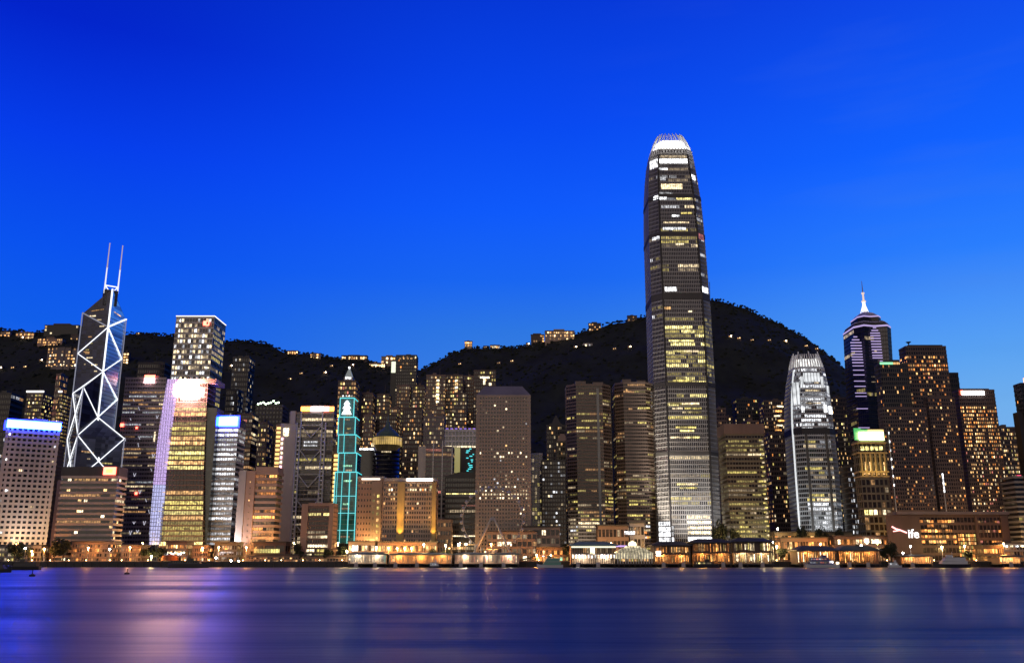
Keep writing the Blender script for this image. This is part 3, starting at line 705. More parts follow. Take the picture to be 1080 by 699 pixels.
    for k in range(26):
        v = rnd.choice((BL, BL, FL, FRp)); 
        if v == BL: p, q, z = Vector(C), Vector(BL), rnd.uniform(zLc, zT); nn = nLf * .5
        else: p, q, z = Vector(FL), Vector(FRp), rnd.uniform(20, zB); nn = Vector((0, -.4))
        u = rnd.uniform(.1, .7); l = rnd.uniform(.06, .25)
        a = p + (q - p) * u + nn; a2 = p + (q - p) * (u + l) + nn
        ang = math.atan2(a2.y - a.y, a2.x - a.x)
        panel(t, LW[rnd.choice(['yeld', 'creamd', 'warmd', 'cream'])], 'window', (*((a + a2) / 2), z), ((a2 - a).length, .2, 1.1), ang)
    for k in range(5): panel(t, LW[['warmb', 'pinkd', 'creamb', 'warm', 'pinkd'][k]], 'lit_sign', (*(Vector(C) * .55 + Vector(BL) * .45 + nLf * 1.2 + Vector((k * .9, k * .9)) * 1.3), zz(405 + k % 2 * 3)), (2.4, .3, 2.4), math.atan2(1, -1))
    return t
braced_tower()

# towers behind the pale slab, far left
tower('office_tower', 'dark slab at the far left edge with scattered whitish lights above the blue sign', 'tower', -6, 25, 415, 960, 24, 30, 10, W_BLACK, G_DARK, band=.4, pier=.2, lits=[(.4, 1, .12, [('white', 2), ('whited', 3), ('warmd', 2)], 'r')], seed=11)
for k, (a, b_, lab) in enumerate(((29, 57, 'dark hotel tower with yellow lit window columns under a bright white roof line'), (62, 76.5, 'slim gold lit tower just left of the braced glass tower under a bright roof line'))):
    t = tower('hotel_tower', lab, 'tower', a, b_, 415, 935, 22, 44, 8 if k == 0 else 6, W_DKBR, G_DARK, band=.42, pier=.3, lits=[(.2, 1, .34 if k == 0 else .42, [('yel', 4), ('warm', 3), ('creamd', 3), ('yelb', 1), ('creamb', .6)], 'c')], seed=12 + k, roof=(k == 0))
    sign(t, -.05, 1.05, t.H + 1.2, t.H + 3.0, S_EDGE, 'roof_light')
tower('residential_tower', 'reddish slim tower peeping over the gold lit tower on the lower slope', 'apartment tower', 60, 72, 395, 1080, 18, 30, 5, W_BROWN, G_DARK, band=.4, pier=.35, lits=[(.4, 1, .35, [('warm', 2), ('pinkd', 2), ('creamd', 2)], 'c')], seed=14)
tower('residential_tower', 'dark low block filling the gap between the pale slab and the braced glass tower', 'apartment tower', 55, 68, 470, 800, 20, 30, 6, W_DKBR, G_DARK, band=.4, pier=.3, lits=[(0, 1, .34, [('yel', 3), ('warm', 2), ('creamd', 3)], 'c')], seed=15)

# mauve banded tower with the red logo, and the dark one behind
t = tower('office_tower', 'mauve grey tower with fine horizontal bands, glinting white trims and a red and white logo', 'office tower', 133, 179, 399, 935, 10, 44, 16, wall('mauve_panel', (.40, .33, .34)), glass('glazing_mauve', (.09, .075, .08), .3, .3), band=.5, pier=.12,
      lits=[(0, 1, .30, [('warmd', 4), ('creamd', 5), ('cream', 1), ('whited', 3)], 'r')], seed=21)
panel(t.root, S_RED, 'logo_glow', (t.W * .10, -t.D/2 - .9, t.H + 2.2), (11, .8, 2.6)); panel(t.root, glow('sign_pinkwhite', (1, .62, .62), 9), 'logo', (t.W * .10, -t.D/2 - 1.3, t.H - 2.6), (10.5, .8, 5.4))
rr = random.Random(8)
for k in range(22):     # white light trims in the shape of small V marks
    x = rr.uniform(-.42, .42) * t.W; z = rr.uniform(.08, .9) * t.H; b = MB(); hgt = rr.uniform(2.2, 4.5)
    b.tube((x - 1.3, -t.D/2 - .9, z + hgt), (x, -t.D/2 - .9, z), .17, 5)
    if k % 2: b.tube((x + 1.3, -t.D/2 - .9, z + hgt), (x, -t.D/2 - .9, z), .17, 5)
    b.build('light_trim', S_EDGED, t.root)
panel(t.root, S_RED, 'red_lamp', (-t.W * .47, -t.D/2 - 1, t.H * .735), (3.2, .8, 3.2)); panel(t.root, S_RED, 'red_lamp', (-t.W * .10, -t.D/2 - 1, t.H * .72), (1.8, .8, 1.8)); panel(t.root, S_RED, 'red_lamp', (t.W * .05, -t.D/2 - 1, t.H * .36), (2.4, .8, 2.6))
panel(t.root, LW['creamb'], 'light_trim', (t.W * .36, -t.D/2 - 1, t.H * .67), (1.3, .6, 10))
tower('office_tower', 'almost unlit dark tower standing behind the mauve banded tower', 'office tower', 146, 183, 383, 980, 25, 34, 12, W_DKGR, G_DARK, band=.4, pier=.2, lits=[(.3, 1, .035, [('pinkd', 1), ('creamd', 1)], 'r')], seed=22)

# tall gridded office tower
t = tower('office_tower', 'tall square office tower with a grid of dotted lights and bright flat roof edge', 'office tower', 186.5, 226, 335, 880, 36, 44, 14, W_SILV, G_NEUT, band=.34, pier=.2, proud=.5, sb=8, sil=False,
      lits=[(.1, 1, .42, [('creamd', 4), ('cream', 3), ('white', 3), ('whiteb', 1.2), ('whited', 2)], 'c', [0]), (.1, 1, .6, [('creamd', 2), ('yeld', 2)], 'r', [1])], seed=31, roof=False)
b = MB(); b.box(-t.W/2 - .7, t.W/2 + .7, -t.D/2 - .7, t.D/2 + .7, t.H + 1.15, t.H + 2.0); b.build('roof_edge_light', S_EDGE, t.root)
b = MB(); b.box(-8, -2, -6, 6, t.H + 2, t.H + 4); b.box(3, 10, -4, 5, t.H + 2, t.H + 4.6); b.build('roof_plant', W_DKGR, t.root)
panel(t.root, S_RED, 'logo', (t.W * .31, -t.D/2 - 1, t.H - 6), (6, .6, 4.6)); panel(t.root, LW['pinkd'], 'logo_mark', (t.W * .31 + 1.2, -t.D/2 - 1.5, t.H - 6), (1.6, .4, 2.6))
rr = random.Random(14)
for k in range(18):
    panel(t.root, LW['creamb'], 'window', (-t.W/2 + t.W * (rr.randint(0, 11) + .5) / 12, -t.D/2 - .5, t.fh * (rr.randint(18, 37) + .5)), (1.6, .3, 1.7))

# gold glazed tower with the lavender fin and white sign
t = tower('office_tower', 'golden glazed office tower with a curved lavender fin and a burnt out white roof sign', 'office tower', 0, 0, 0, 700, 24, 36, 12, W_BROWN, G_WARM,
      outline=[(572, 169, 215), (500, 172.5, 214.5), (440, 179, 217), (404, 184, 219)], sil=False, band=.24, pier=.06, lits=[(.07, .43, .98, [('yel', 5), ('yelb', 1.2), ('warm', 1.2), ('yeld', 2)], 'f', [0]), (.49, .90, .98, [('yel', 5), ('yelb', 1.5), ('warm', 1), ('yeld', 2)], 'f', [0])], seed=41, roof=False)
x0 = t.root.location.x; y0 = t.root.location.y
b = MB(); FINR = [(574, 157, 168), (540, 159, 171), (500, 162.5, 173.5), (470, 165.5, 177), (440, 169.5, 181), (420, 173, 184), (399, 176.5, 188)]
def fin_x(row):
    for (r0, a0, b0), (r1, a1, b1) in zip(FINR, FINR[1:]):
        if r0 >= row >= r1:
            u = (r0 - row) / (r0 - r1); return a0 + (a1 - a0) * u, b0 + (b1 - b0) * u
nst = 44; bb = MB()
for k in range(nst):
    ra = 574 - 175 * k / nst; rb = 574 - 175 * (k + .80) / nst
    pts = []
    for r_ in (ra, rb):
        a_, b_ = fin_x(r_); A_, B_ = P(a_, r_, 697), P(b_, r_, 697); pts += [(A_.x, B_.x, A_.z)]
    (xa, xb, za), (xc_, xd_, zb) = pts; m = bb if k < 16 else b
    m.add([(xa - x0, 697 - y0, za - GZ), (xb - x0, 697 - y0, za - GZ), (xd_ - x0, 697 - y0, zb - GZ), (xc_ - x0, 697 - y0, zb - GZ),
           (xa - x0, 701 - y0, za - GZ), (xb - x0, 701 - y0, za - GZ), (xd_ - x0, 701 - y0, zb - GZ), (xc_ - x0, 701 - y0, zb - GZ)], [(0, 1, 2, 3), (1, 5, 6, 2), (4, 0, 3, 7), (3, 2, 6, 7), (0, 4, 5, 1)])
b.build('light_fin', S_LED, t.root); bb.build('light_fin_base', S_LEDB, t.root)
zs_ = zrow(200, 418, 699); ze_ = zrow(200, 405, 699); xa = P(185, 411, 699).x - x0; xb = P(211, 411, 699).x - x0
panel(t.root, S_WHITE, 'roof_sign', ((xa + xb) / 2, 696 - y0, (zs_ + ze_) / 2), (xb - xa, 1.6, (ze_ - zs_) * .8)); panel(t.root, S_WHITE, 'sign_emblem', ((xa + xb) / 2 - 1, 695.2 - y0, (zs_ + ze_) / 2), ((xb - xa) * .7, 1.2, (ze_ - zs_) * 1.1))
b = MB(); zw = zrow(222, 430, 704); xa = P(217.5, 432, 704).x - x0; xb = P(229, 432, 704).x - x0
b.add([(xa - 1.2, 703 - y0, 0), (xb + .2, 704 - y0, 0), (xb, 704 - y0, zw), (xa, 703 - y0, zw), (xa - 1.2, 722 - y0, 0), (xb, 722 - y0, 0), (xb, 722 - y0, zw), (xa, 722 - y0, zw)], [(0, 1, 2, 3), (1, 5, 6, 2), (4, 0, 3, 7), (3, 2, 6, 7)])
b.build('side_wing', glass('wing_glass', (.03, .04, .035), .2, .6), t.root)
b = MB(); b.box(-t.W/2 + 1, t.W/2 - 1, -t.D/2 + .5, t.D/2 - 1, t.H - .2, t.H + 3.2); b.build('roof_plant', W_PINK, t.root)

# white banded tower with the blue sign
t = tower('office_tower', 'narrow tower of bright white floor bands with a glowing blue and white roof sign', 'office tower', 229, 251, 451, 712, 20, 27, 8, W_SILV, G_DARK, sil=False, band=.42, pier=.05,
      lits=[(0, 1, .97, [('whiteb', 1), ('white', 6), ('whited', 4)], 'f', [0]), (0, 1, .3, [('whited', 1)], 'r', [1])], seed=51, roof=False)
sign(t, .04, .98, t.H + 1.5, t.H + 8.4, S_BLUEW, 'roof_sign', thick=2.0); panel(t.root, S_BLUE, 'roof_sign_edge', (0, -t.D/2 - .6, t.H + 5), (t.W * 1.14, 1.0, 9.4))
b = MB(); b.box(-t.W/2 - 5, -t.W/2 - .05, -t.D/2 + .4, t.D/2, 0, t.H + 9); b.build('side_wing', G_BLUE, t.root)
b = MB(); b.box(-t.W/2, t.W/2, -t.D/2 + 1, t.D/2, t.H + 1.1, t.H + 8); b.build('roof_plant', W_DKGR, t.root)

# towers behind, between the gridded tower and the truss bank
tower('residential_tower', 'tall grey apartment tower on the dark slope right of the gridded office tower', 'apartment tower', 246, 269, 377, 1070, 24, 40, 8, W_DKGR, G_DARK, band=.4, pier=.3, lits=[(.3, 1, .13, [('creamd', 3), ('cream', 2), ('whited', 2)], 'c')], seed=61)
tower('residential_tower', 'shorter grey apartment tower in front of the tall one right of the gridded office tower', 'apartment tower', 239, 257, 411, 1000, 20, 30, 7, W_DKGR, G_DARK, band=.4, pier=.3, lits=[(.3, 1, .16, [('creamd', 3), ('white', 1), ('whited', 3)], 'c')], seed=62)
tower('office_tower', 'dark tower with patchy warm lights between the narrow blue sign and green roof lamps', 'office tower', 251, 273, 437, 860, 22, 34, 9, W_DKBR, G_DARK, band=.36, pier=.12, lits=[(.1, 1, .36, [('creamd', 3), ('warmd', 3), ('cream', 1), ('pinkd', 1)], 'r')], seed=63)
t = tower('office_tower', 'plain dark office block topped by a row of greenish white roof lamps', 'office tower', 270, 304, 428, 900, 22, 34, 8, W_DKGR, G_DARK, band=.5, pier=.4, lits=[(.2, 1, .03, [('warmd', 1)], 'r')], seed=64, roof=False)
for k in range(9): panel(t.root, glow('roof_lamp_green', (.72, 1, .66), 7), 'roof_lamp', (-t.W * .42 + k * t.W * .095, -t.D/2 - .5, t.H + 2 + (k % 3) * .7 + (3 if k == 6 else 0)), (1.5, .8, 1.4))
b = MB(); b.box(-t.W * .35, t.W * .4, -4, 5, t.H, t.H + 2.6); b.build('roof_plant', W_DKGR, t.root)

# pink stone block
t = tower('office_block', 'pink stone block with a blank end wall and orange lit balcony bands', 'office block', 254, 298, 499, 690, 16, 15, 10, W_PINK, G_WARM, band=.46, pier=.0, proud=1.0,
      lits=[(0, 1, .8, [('orgd', 4), ('org', 2), ('warmd', 2), ('orgb', .6)], 'r', [0])], seed=71, roof=False)
b = MB(); b.box(-t.W/2 - .3, -t.W/2 + t.W * .42, -t.D/2 - 1.6, -t.D/2 + 2, 0, t.H + 1.8); b.box(-t.W/2 + t.W * .42, t.W/2 + .6, -t.D/2 - 1.2, t.D/2, t.H + 1.2, t.H + 4.8); b.build('end_wall', W_PINK, t.root)
b = MB(); b.box(-t.W/2 - .5, -t.W/2 + t.W * .17, -t.D/2 - 2.2, -t.D/2 - 1.62, 0, t.H + 2); b.build('corner_pier', W_PALE, t.root)
for k in range(13): panel(t.root, LW['warmd'] if k % 3 else LW['warm'], 'window', (-t.W/2 + t.W * .30, -t.D/2 - 1.62, 4 + k * (t.H - 6) / 13), (1.0, .3, 1.1))
spot('wall_lamp', (t.root.location.x - t.W/2 - 5, 676, GZ + 4), (t.root.location.x - t.W/2 + 1, 690, 30), 60000, (1, .88, .92), 80)

# ---- truss bank: external masts, hanger trusses
t = tower('truss_tower', 'grey bank tower with exposed masts and diagonal trusses under an orange and white roof sign', 'office tower', 306, 352, 436, 780, 14, 36, 12, W_GREY, G_NEUT, sil=False, band=.26, pier=.05,
      lits=[(.06, .5, .34, [('yel', 2), ('yelb', 1), ('creamd', 3), ('cream', 2)], 'r'), (.5, .96, .16, [('creamd', 3), ('cream', 1.5), ('yel', 1)], 'r')], seed=81, roof=False)
W, H, Dp = t.W, t.H, t.D; yf = -Dp/2 - 1.6
b = MB(); b.box(-W/2 - 7, -W/2 + W * .16, -Dp/2 - 1.0, Dp/2, 0, H * .93); b.box(-W/2 + W*.02, -W/2 + W*.14, -Dp/2 - 1.9, -Dp/2, H * .93, H + 2); b.build('service_tower', W_PALE, t.root)
for xf in (.19, .27, .76, .84):
    b = MB()
    b.tube((-W/2 + W*xf, yf, 0), (-W/2 + W*xf, yf, H + (2 if xf in (.27, .76) else -8)), .8, 8); b.build('mast', W_STEEL, t.root)
for a_, c_ in ((.19, .27), (.76, .84)):
    b = MB()
    for k in range(30): z = 4 + k * (H - 14) / 30; b.box(-W/2 + W*a_, -W/2 + W*c_, yf - .35, yf + .35, z, z + .9)
    b.build('mast_rungs', W_STEEL, t.root)
for f in (.20, .36, .53, .70, .87):
    b = MB(); z = H * f
    for s_ in (-1, 1):
        xm = .27 if s_ < 0 else .76
        b.tube((-W/2 + W*xm, yf, z + 6), (-W/2 + W*.515, yf - .2, z - 5), .55, 6); b.tube((-W/2 + W*xm, yf, z + 6), (-W/2 + W*.515 , yf + .9, z + 6), .45, 6)
    b.build('truss', W_STEEL, t.root)
    b = MB(); b.box(-W/2 + W*.16, W/2, -Dp/2 - .8, -Dp/2 - .1, z + 2, z + 5); b.build('transfer_floor', W_DKGR, t.root)
zt = H
panel(t.root, S_ORG, 'roof_sign_end', (-W/2 + W*.36, -Dp/2 - 1, zt + 4), (W*.22, 1, 3.6)); panel(t.root, glow('sign_mid_white', (1, .86, .80), 12), 'roof_sign', (-W/2 + W*.62, -Dp/2 - 1, zt + 4), (W*.30, 1, 3.4)); panel(t.root, glow('sign_pinkred', (1, .28, .2), 12), 'roof_sign', (-W/2 + W*.83, -Dp/2 - 1, zt + 4), (W*.13, 1, 3.8)); panel(t.root, S_ORG, 'roof_sign_end', (-W/2 + W*.95, -Dp/2 - 1, zt + 4), (W*.11, 1, 3.6))
b = MB(); b.box(-W/2 + W*.24, W/2, -Dp/2, Dp/2 - 3, zt + 1.2, zt + 7); b.build('roof_plant', W_PURP, t.root)
for k in range(17):
    z = H*.42 + k * H*.03
    panel(t.root, S_GOLD, 'stair_light', (-W/2 - 9.5, -Dp/2 + 2, z), (3.6, 1, 2.1))
    if k < 15: panel(t.root, S_GOLD, 'stair_light', (W/2 + 3.2, -Dp/2 + 3, z - H*.13), (3.4, 1, 2.3))
b = MB(); b.box(-W/2 - 12, -W/2 - 7.1, -Dp/2 + 2.6, Dp/2 - 2, 0, H*.93); b.box(W/2 + .8, W/2 + 5.4, -Dp/2 + 3.6, Dp/2, 0, H*.78); b.build('stair_tower', W_BROWN, t.root)
for k in range(12): panel(t.root, glow('sign_pink', (1, .5, .55), 3) if k % 2 else LW['creamb'], 'banner_light', (-W/2 - 5.2, -Dp/2 - 1.4, H*.47 + k * H*.032), (1.6, .5, 2.2))
panel(t.root, LW['creamb'], 'lit_sign', (-W/2 - 2.0, -Dp/2 - 1.4, H*.87), (4.6, .5, 6.5))
for r_ in range(2):
    for k in range(8): panel(t.root, LW['white'], 'sign_letter', (-W*.12 + k * 1.5, -Dp/2 - 2.2, H*.80 - r_ * 3), (.9, .2, 1.5))

# ---- low tan block with lit lower floors
t = tower('office_block', 'low tan block with blank pink end walls and bright yellow strips on its lower floors', 'office block', 319, 356, 535, 660, 16, 12, 13, W_BROWN, G_WARM, band=.34, pier=.14,
      lits=[(0.0, .36, .8, [('yel', 2), ('creamb', 2), ('cream', 2)], 'r', [0]), (.80, .92, 1, [('creamb', 1), ('yelb', 1)], 'r', [0]), (.36, .8, .14, [('creamd', 1), ('cream', 1)], 'r', [0])], seed=91, roof=False)
b = MB(); b.box(-t.W/2 - .2, -t.W/2 + t.W*.20, -t.D/2 - 1.2, t.D/2 + .2, 0, t.H + 2.6); b.box(-t.W/2 + t.W*.20, t.W/2 + .3, -t.D/2 - 1.0, t.D/2, t.H + 1.15, t.H + 3.2); b.box(t.W/2 - t.W*.12, t.W/2 + .4, -t.D/2 - 1.1, t.D/2, 0, t.H + 1.1); b.build('end_wall', W_PINK, t.root)

# ---- cyan outlined tower
def outlined_tower():
    D0 = 735; xc = P(366, 560, D0).x; t = thing('outlined_tower', 'slim stepped tower outlined in cyan light tubes with a white emblem near its top', 'office tower', (xc, D0, GZ))
    segs = [(421.5, 441.5, 361, 375.6), (441.5, 460, 359.4, 377), (460, 479, 359.6, 377.6), (479, 499, 359.8, 378.6), (499, 573, 356.5, 379)]
    rnd = random.Random(4)
    for k, (ra, rb, a, b_) in enumerate(segs):
        zt_, zb_ = zrow(368, ra, D0), max(0, zrow(368, rb, D0)); A, B_ = P(a, ra, D0).x - xc, P(b_, ra, D0).x - xc
        dp = 16 + k * 1.5; b = MB(); b.box(A, B_, -dp/2, dp/2, zb_, zt_); s = b.build('shaft_segment', G_TEAL, t)
        for j in range(int((zt_ - zb_) / 3.6)):
            z = zb_ + 1.5 + j * 3.6; lb = MB(); 
            if rnd.random() < (.5 if k < 4 else .2): panel(t, LW[rnd.choice(['yeld', 'yel', 'creamd', 'green'])], 'window', ((A + B_) / 2 + rnd.uniform(-.5, 2), -dp/2 - .15, z), ((B_ - A) * rnd.uniform(.2, .5), .25, 1.4))
        fb = MB()
        for j in range(int((zt_ - zb_) / 3.6)): fb.box(A - .2, B_ + .2, -dp/2 - .2, dp/2 + .2, zb_ + j * 3.6, zb_ + j * 3.6 + .5)
        fb.build('floor_bands', wall('teal_spandrel', (.05, .20, .20), .5), s)
        e = MB(); r = .42; yf_ = -dp/2 - .5; xm = A + (B_ - A) * .33
        for x in (A, B_): e.tube((x, yf_, zb_), (x, yf_, zt_), r, 6)
        e.tube((A, yf_, zt_), (B_, yf_, zt_), r, 6); e.tube((B_, yf_, zt_), (B_, dp/2, zt_), r, 6)
        if k in (1, 2, 3, 4): e.tube((xm, yf_, zb_), (xm, yf_, zt_), r * .7, 6)
        if k == 4:
            e.tube((A + (B_-A)*.68, yf_, zb_), (A + (B_-A)*.68, yf_, zt_), r, 6); e.tube((A + (B_-A)*.10, yf_, zb_), (A + (B_-A)*.10, yf_, zt_), r * .6, 6)
            for f in (.18, .42, .66): e.tube((A, yf_, zb_ + (zt_-zb_)*f), (B_, yf_, zb_ + (zt_-zb_)*f), r * .6, 6)
        e.build('light_tube', S_CYAN, s)
    z0, z1 = zrow(368, 439, D0), zrow(368, 424, D0); xm = P(368, 431, D0).x - xc
    b = MB(); yy = -9.6; h_ = z1 - z0    # stacked leaf emblem, solid letters of light
    for (w0, w1, a, c_) in ((.5, 2.6, .98, .72), (1.2, 3.4, .74, .42), (1.5, 4.0, .46, .02)):
        b.add([(xm - w0, yy, z0 + h_*a), (xm + w0, yy, z0 + h_*a), (xm + w1, yy, z0 + h_*c_), (xm - w1, yy, z0 + h_*c_), (xm - w0, yy + .5, z0 + h_*a), (xm + w0, yy + .5, z0 + h_*a), (xm + w1, yy + .5, z0 + h_*c_), (xm - w1, yy + .5, z0 + h_*c_)],
              [(3, 2, 1, 0), (0, 1, 5, 4), (1, 2, 6, 5), (2, 3, 7, 6), (3, 0, 4, 7)])
        yy -= .06
    b.build('emblem', glow('emblem_white', (.92, .97, 1), 2.5), t)
    b = MB(); A = P(361, 422, D0).x - xc; B_ = P(375.6, 422, D0).x - xc; zt_ = zrow(368, 421.5, D0); b.box(A + 1, B_ - 1, -4, 4, zt_, zt_ + 2); b.build('roof_plant', W_DKGR, t)
    for k in range(4): panel(t, LW['whiteb'], 'roof_lamp', (A + 1.5 + k * 2.5, -5, zt_ + 2.4), (.9, .6, .9))
outlined_tower()

# ---- golden tower with lit pyramid top behind the outlined tower
t = tower('residential_tower', 'brown tower with golden windows and a lit pyramid cap behind the cyan outlined tower', 'apartment tower', 357, 379, 402, 980, 22, 38, 8, W_DKBR, G_DARK, band=.38, pier=.25, lits=[(.55, 1, .40, [('warm', 3), ('warmd', 3), ('yel', 2), ('warmb', .7), ('pinkd', .5)], 'c')], seed=101, roof=False)
b = MB(); zp = zrow(374, 388, 990); b.prism([(-5, -5), (5, -5), (5, 5), (-5, 5)], t.H + .5, t.H + 6); b.build('cap_base', W_PALE, t.root); b = MB(); b.prism([(-4.4, -4.4), (4.4, -4.4), (4.4, 4.4), (-4.4, 4.4)], t.H + 6, zp, 0, .12); b.build('pyramid_cap', glow('cap_lit', (.75, .9, .85), .16), t.root)
panel(t.root, LW['whiteb'], 'cap_light', (0, -5.3, t.H + 5), (6, .5, 2.2)); panel(t.root, LW['whiteb'], 'cap_light', (0, -1, zp + .3), (1.6, 1.6, 2))
for k in range(6): panel(t.root, LW['pinkd'] if k % 2 else S_ORG, 'side_sign', (-t.W/2 + 1.2, -t.D/2 - .9, t.H * .80 - k * 4.2), (2, .4, 2.6))

# ---- mid levels apartment towers behind the centre
MID = [
 (382, 396, 415, 1010, W_BROWN, 'brown apartment tower right of the cyan outlined tower, left one of a pair', .36), (398, 413, 416, 1015, W_DKBR, 'brown apartment tower right of the cyan outlined tower, right one of a pair', .30),
 (418, 441, 375, 1180, W_BLACK, 'tall black tower on the ridge saddle standing clear against the sky', .10), (419, 434, 407, 1060, W_BROWN, 'apartment tower with yellow light columns below the tall black ridge tower', .40),
 (436, 449, 407, 1065, W_DKBR, 'apartment tower with golden light columns right of the one below the ridge tower', .42), (450, 471, 396, 1040, W_BROWN, 'broad apartment tower with golden lit windows in the middle of the apartment group', .38),
 (471, 489, 396, 1050, W_DKBR, 'apartment tower with a bright golden window column in the middle of the apartment group', .40), (489, 500, 397, 1080, W_BROWN, 'reddish blank apartment tower left of the tallest of the apartment group', .08),
 (500, 523, 391, 1045, W_DKBR, 'apartment tower behind the square windowed tower with a lit cross near its top', .22), (426, 447, 432, 930, W_DKBR, 'dark apartment tower in front of the golden columns, above the white roof strip', .26),
 (447, 470, 440, 900, W_PURP, 'mauve apartment tower with warm lights left of the white gridded block', .26), (394, 420, 438, 960, W_DKBR, 'dark apartment tower behind the cone roofed drum', .22),
 (576, 597, 449, 900, W_DKGR, 'dark slim tower with whitish lights left of the twin striped towers', .18), (586, 600, 466, 860, W_OLIV, 'pale topped narrow tower tucked against the twin striped towers', .08),
 (751, 765, 431, 990, W_BROWN, 'dim brown tower against the right side of the tallest tower', .10), (772, 800, 421, 1060, W_BLACK, 'dark tower with a few cold lights between the tallest tower and the white crowned tower', .10),
 (800, 827, 423, 1010, W_DKBR, 'dark tower with orange floors just left of the white crowned tower', .16), (805, 832, 458, 900, W_DKBR, 'brown tower with scattered lights at the left foot of the white crowned tower', .18),
 (870, 893, 420, 1000, W_DKBR, 'dark apartment tower right of the white crowned tower', .22), (876, 896, 456, 880, W_DKGR, 'narrow grey tower with greenish lights between the white crowned and gold topped towers', .22),
 (411, 423, 431, 985, W_BROWN, 'short amber lit apartment tower peeping over the left edge of the cone roof', .40), (441, 455, 420, 1085, W_BROWN, 'amber lit apartment tower low between the golden column towers and the broad one', .42),
 (479, 493, 415, 1005, W_DKBR, 'apartment tower with amber windows in front of the bright golden window column', .38), (456, 469, 428, 950, W_BROWN, 'small apartment tower with amber windows above the mauve tower beside the gridded block', .40),
 (384, 396, 438, 935, W_BROWN, 'low amber lit apartment tower between the cyan outlined tower and the drum', .36), (757, 772, 440, 1040, W_DKBR, 'low apartment tower with warm lights behind the olive banded block, left one', .26),
 (783, 800, 444, 985, W_BROWN, 'low apartment tower with warm lights behind the olive banded block, right one', .30), (893, 907, 438, 920, W_BROWN, 'warm lit apartment tower behind the green halo of the roof sign', .30),
 (273, 288, 446, 850, W_DKBR, 'dark office tower with warm window rows left of the gold light strip', .22),
 (1044, 1072, 451, 960, W_DKBR, 'brown apartment block with golden lights beyond the orange windowed tower', .34)]
for k, (a, b_, tp, D_, wm, lab, p) in enumerate(MID):
    t = tower('residential_tower', lab, 'apartment tower', a, b_, tp, D_, 20, int(zrow((a+b_)/2, tp, D_) / 4.4), max(4, int((b_ - a) / 2.2)), wm, G_DARK, band=.40, pier=.34,
          lits=[(.3, 1, p, [('warm', 3), ('warmd', 4), ('cream', 2), ('creamd', 4), ('yel', 2), ('yelb', .6), ('warmb', .9), ('org', .8), ('pinkd', .3)], 'c')], seed=200 + k, cap=100)
    if tp == 375:
        panel(t.root, glow('lit_screen', (.80, .85, .62), 1.3), 'lit_screen', (-t.W * .62, -t.D/2 + 3, t.H - 15), (6.5, 1, 15)); b = MB(); b.box(-t.W * .62 - 4, -t.W/2, -t.D/2 + 3.6, t.D/2, 0, t.H - 6); b.build('side_wing', W_BLACK, t.root)
        for q in range(5): panel(t.root, LW['warm'], 'window', (-t.W*.3 + q * 5, -t.D/2 - .6, t.H - 4), (2.4, .3, 1.2))
    if tp == 391:
        panel(t.root, LW['creamb'], 'window', (0, -t.D/2 - .6, t.H - 8), (11, .4, 2)); panel(t.root, LW['creamb'], 'window', (-.6, -t.D/2 - .7, t.H - 12), (2.6, .4, 9)); panel(t.root, LW['creamb'], 'window', (6.5, -t.D/2 - .6, t.H - 16), (3, .4, 3))
    if tp == 396:
        for q in range(9): panel(t.root, LW['warmb'] if q % 2 else LW['creamb'], 'window', (t.W * .12, -t.D/2 - .6, t.H - 6 - q * 4.2), (3.4, .4, 2.4))
    if tp == 423:
        for q in range(7): panel(t.root, LW['orgb'] if q % 2 else LW['creamb'], 'window', (t.W*.28 - (q % 3) * 2, -t.D/2 - .6, t.H - 6 - q * 5.4), (7, .4, 1.8))
    if tp == 449:
        b = MB(); b.prism([(-6, -6), (6, -6), (6, 6), (-6, 6)], t.H, t.H + 12, 0, .1); b.build('roof_cap', W_DKGR, t.root)
    if tp == 466:
        b = MB(); b.prism([(-6, -6), (6, -6), (6, 6), (-6, 6)], t.H, t.H + 9, 0, .3); b.build('roof_cap', W_TAN, t.root)
    if tp == 451:
        for q in range(6): panel(t.root, glow('sign_magenta', (1, .06, .18), 2.2), 'red_sign', (t.W*.1 + q * .5, -t.D/2 - .8, t.H * .62 + q * 4.2 - 20), (4.6, .6, 2.4))
# ================================================================== CENTRE
def octagon(ch):
    def f(W, Dp):
        c = W * ch; x, y = W / 2, Dp / 2
        return [(-x + c, -y), (x - c, -y), (x, -y + c), (x, y - c), (x - c, y), (-x + c, y), (-x, y - c), (-x, -y + c)]
    return f
# brown hotel-like blocks behind the ferry pier
t = tower('office_block', 'plain pinkish brown block with a lit white eave right of the cyan outlined tower', 'office block', 378, 409, 506, 690, 22, 14, 9, W_PINK, G_WARM, band=.62, pier=.5, proud=.35,
      lits=[(0, 1, .05, [('warmd', 2), ('cream', .5)], 'c')], seed=301, roof=False)
b = MB(); b.box(-t.W/2 - .8, t.W/2 + .8, -t.D/2 - 1.2, t.D/2, t.H + 1.15, t.H + 2.6); b.build('eave', W_PALE, t.root)
panel(t.root, glow('eave_light', (1, .9, .75), 2.2), 'eave_light', (0, -t.D/2 - 1.3, t.H + .6), (t.W * .72, .3, 1.1))
b = MB(); b.box(t.W/2 - 9, t.W/2 - 1, -t.D/2 - 1.2, -t.D/2 + 1, 0, t.H); b.build('light_column', W_TAN, t.root)
for k in range(11): panel(t.root, LW['yel'] if k % 3 else LW['warm'], 'window', (t.W/2 - 3.6, -t.D/2 - 1.3, 4 + k * 4.4), (1.6, .3, 2.2)); panel(t.root, LW['yeld'] if k % 2 else LW['warmd'], 'window', (t.W/2 - 7, -t.D/2 - 1.3, 5 + k * 4.4), (1.3, .3, 2.0))
